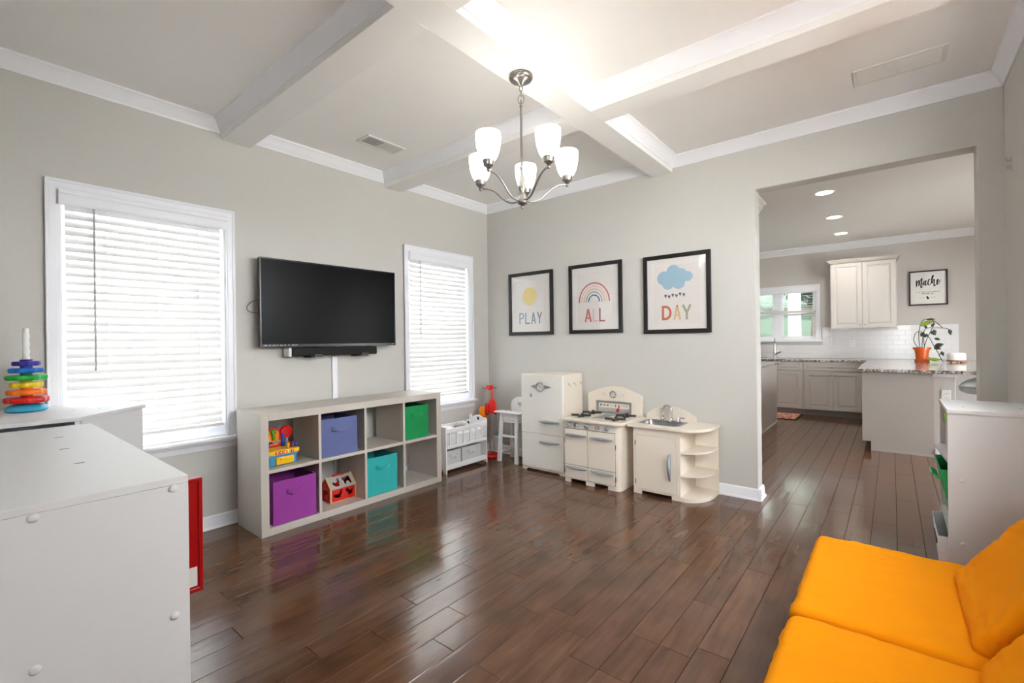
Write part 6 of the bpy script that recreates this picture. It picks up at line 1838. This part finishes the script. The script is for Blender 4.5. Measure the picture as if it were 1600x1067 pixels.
# recessed ceiling lights
for q, (xx, yy) in enumerate(((3.112, 2.07), (3.092, 3.40), (3.082, 4.63))):
    t = thing('recessed_light', ('recessed ceiling light nearest the opening', 'recessed ceiling light in the middle of the row', 'recessed ceiling light nearest the kitchen window')[q], 'ceiling light', (xx, yy, ZC - 0.01), group='recessed kitchen lights')
    MB().shell([(0.075, 0.0), (0.098, 0.0), (0.098, -0.004), (0.094, -0.007), (0.078, -0.004)], (xx, yy, ZC), 32).build('trim_ring', W_TRIM, t, smooth=40)
    MB().lathe([(0.0001, -0.003), (0.0755, -0.003), (0.0755, -0.0005), (0.0001, -0.0005)], (xx, yy, ZC), 28).build('lens', mat('downlight_lens', (255, 250, 240), 0.4, emit=((255, 244, 226), 9.0)), t)
    ld = bpy.data.lights.new('downlight', 'SPOT')
    ld.energy = DOWNLIGHT_W * 4; ld.spot_size = math.radians(150); ld.spot_blend = 0.6; ld.shadow_soft_size = 0.06; ld.color = (1.0, 0.95, 0.89)
    lo = bpy.data.objects.new('downlight', ld); COL.objects.link(lo); lo.parent = t; lo.location = (0, 0, -0.012)

# ---------------------------------------------------------------- kitchen window blind, half raised
kb = thing('window_blind', 'half-lowered white blind in the kitchen window', 'blind', (2.1, KY - 0.01, 1.7), group='white horizontal slat blinds')
bx(KW[0] - 0.03, KW[1] + 0.025, KY - 0.042, KY - 0.023, 2.075, 2.155).build('valance', W_TRIM, kb, bevel=0.004)
sl = None
z = 2.06
while z > 1.765:
    if sl is None:
        sl = bx(-0.56, 0.56, -0.024, 0.024, -0.0014, 0.0014).build('slat', M_SLAT, kb, local=(0, 0, 0)); o = sl
    else:
        o = sl.copy(); COL.objects.link(o); o.parent = kb
    o.location = (2.075 - 2.1, 0.025 + 0.012, z - 1.7)
    o.rotation_euler = (0.12, 0, 0)
    z -= 0.046
bx(KW[0] + 0.01, KW[1] - 0.012, KY - 0.012, KY + 0.05, 1.715, 1.757).build('bottom_rail', mat('rail_grey_white', (214, 208, 204), 0.5), kb, bevel=0.003)  # slightly greyer than the slats
for xx in (1.75, 2.1, 2.46):
    bx(xx - 0.001, xx + 0.001, KY - 0.006, KY - 0.003, 1.757, 2.08).build('ladder_cord', M_CORD, kb)

# ---------------------------------------------------------------- back yard seen through the kitchen window
POST = mat('porch_white', (240, 240, 240), 0.6)
def porch_post(label, x):
    t = thing('porch_column', label, 'column', (x, 7.9, -0.05))
    bx(x - 0.11, x + 0.11, 7.79, 8.01, 0.10, 2.70).build('shaft', POST, t, bevel=0.004)
    bx(x - 0.14, x + 0.14, 7.76, 8.04, -0.05, 0.10).build('plinth', POST, t, bevel=0.004)
    bx(x - 0.13, x + 0.13, 7.77, 8.03, 2.70, 2.80).build('capital', POST, t, bevel=0.004)
porch_post('white porch column outside seen through the kitchen window', 2.0)
struct(bx(-T, 9, KY + T, 8.15, 2.80, 2.95).build('porch_ceiling', POST))
LV = mat('tree_leaves', (52, 88, 18), 0.7, var=0.5, vscale=2.0)
LV2 = mat('hedge_leaves', (20, 40, 30), 0.7, var=0.5, vscale=2.0)
TRUNK = mat('bark', (84, 66, 50), 0.9, bump=0.6, bscale=30)
def tree(label, x, y, h, r, m_, n=1400, low=0.35):
    g0 = lawn_z(y)
    t = thing('garden_tree', label, 'tree', (x, y, g0), group='trees in the back yard')
    h0 = h
    MB().tube([(x, y, g0 - 0.1), (x + 0.1, y, g0 + h * 0.5), (x, y + 0.1, g0 + h * 0.75)], [0.22, 0.15, 0.06], 10).build('trunk', TRUNK, t, smooth=True)
    m = MB()
    rr = random.Random(int(x * 100 + y))
    for q in range(n):
        a, b = rr.uniform(0, 2 * PI), math.acos(rr.uniform(-1, 1))
        k = rr.uniform(0.55, 1.0) ** 0.5
        c = Vector((x + r * k * math.sin(b) * math.cos(a), y + r * k * math.sin(b) * math.sin(a), g0 + h * (low + (1 - low) / 2) + h * (1 - low) / 2 * k * math.cos(b)))
        d = Vector((rr.uniform(-1, 1), rr.uniform(-1, 1), rr.uniform(-1, 1))).normalized()
        s_ = d.cross(Vector((rr.uniform(-1, 1), rr.uniform(-1, 1), rr.uniform(-1, 1)))).normalized()
        L = rr.uniform(0.12, 0.28)
        m.add([c - d * L, c - s_ * L * 0.45, c + d * L, c + s_ * L * 0.45], [(0, 1, 2, 3)])
    m.build('foliage', m_, t, kind='stuff')
tree('leafy green tree furthest left beyond the porch', -6.6, 17.0, 5.5, 1.9, LV, n=1100)
tree('bright green tree behind the porch column', -2.6, 18.0, 5.5, 1.9, LV, n=1100)
tree('bright yellow-green tree right of the porch column', 1.4, 17.5, 5.5, 1.9, LV, n=1100)
tree('dark bluish evergreen tree beyond the lawn', -9.0, 25.0, 6.0, 2.3, LV2, n=1500, low=0.02)
tree('dark evergreen behind the bright green tree', -4.3, 25.5, 6.5, 2.3, LV2, n=1500, low=0.02)
tree('dark evergreen at the end of the lawn', 0.4, 25.0, 6.0, 2.3, LV2, n=1500, low=0.02)
tree('wide dark evergreen at the far right of the yard', 5.1, 25.5, 6.0, 2.3, LV2, n=1500, low=0.02)
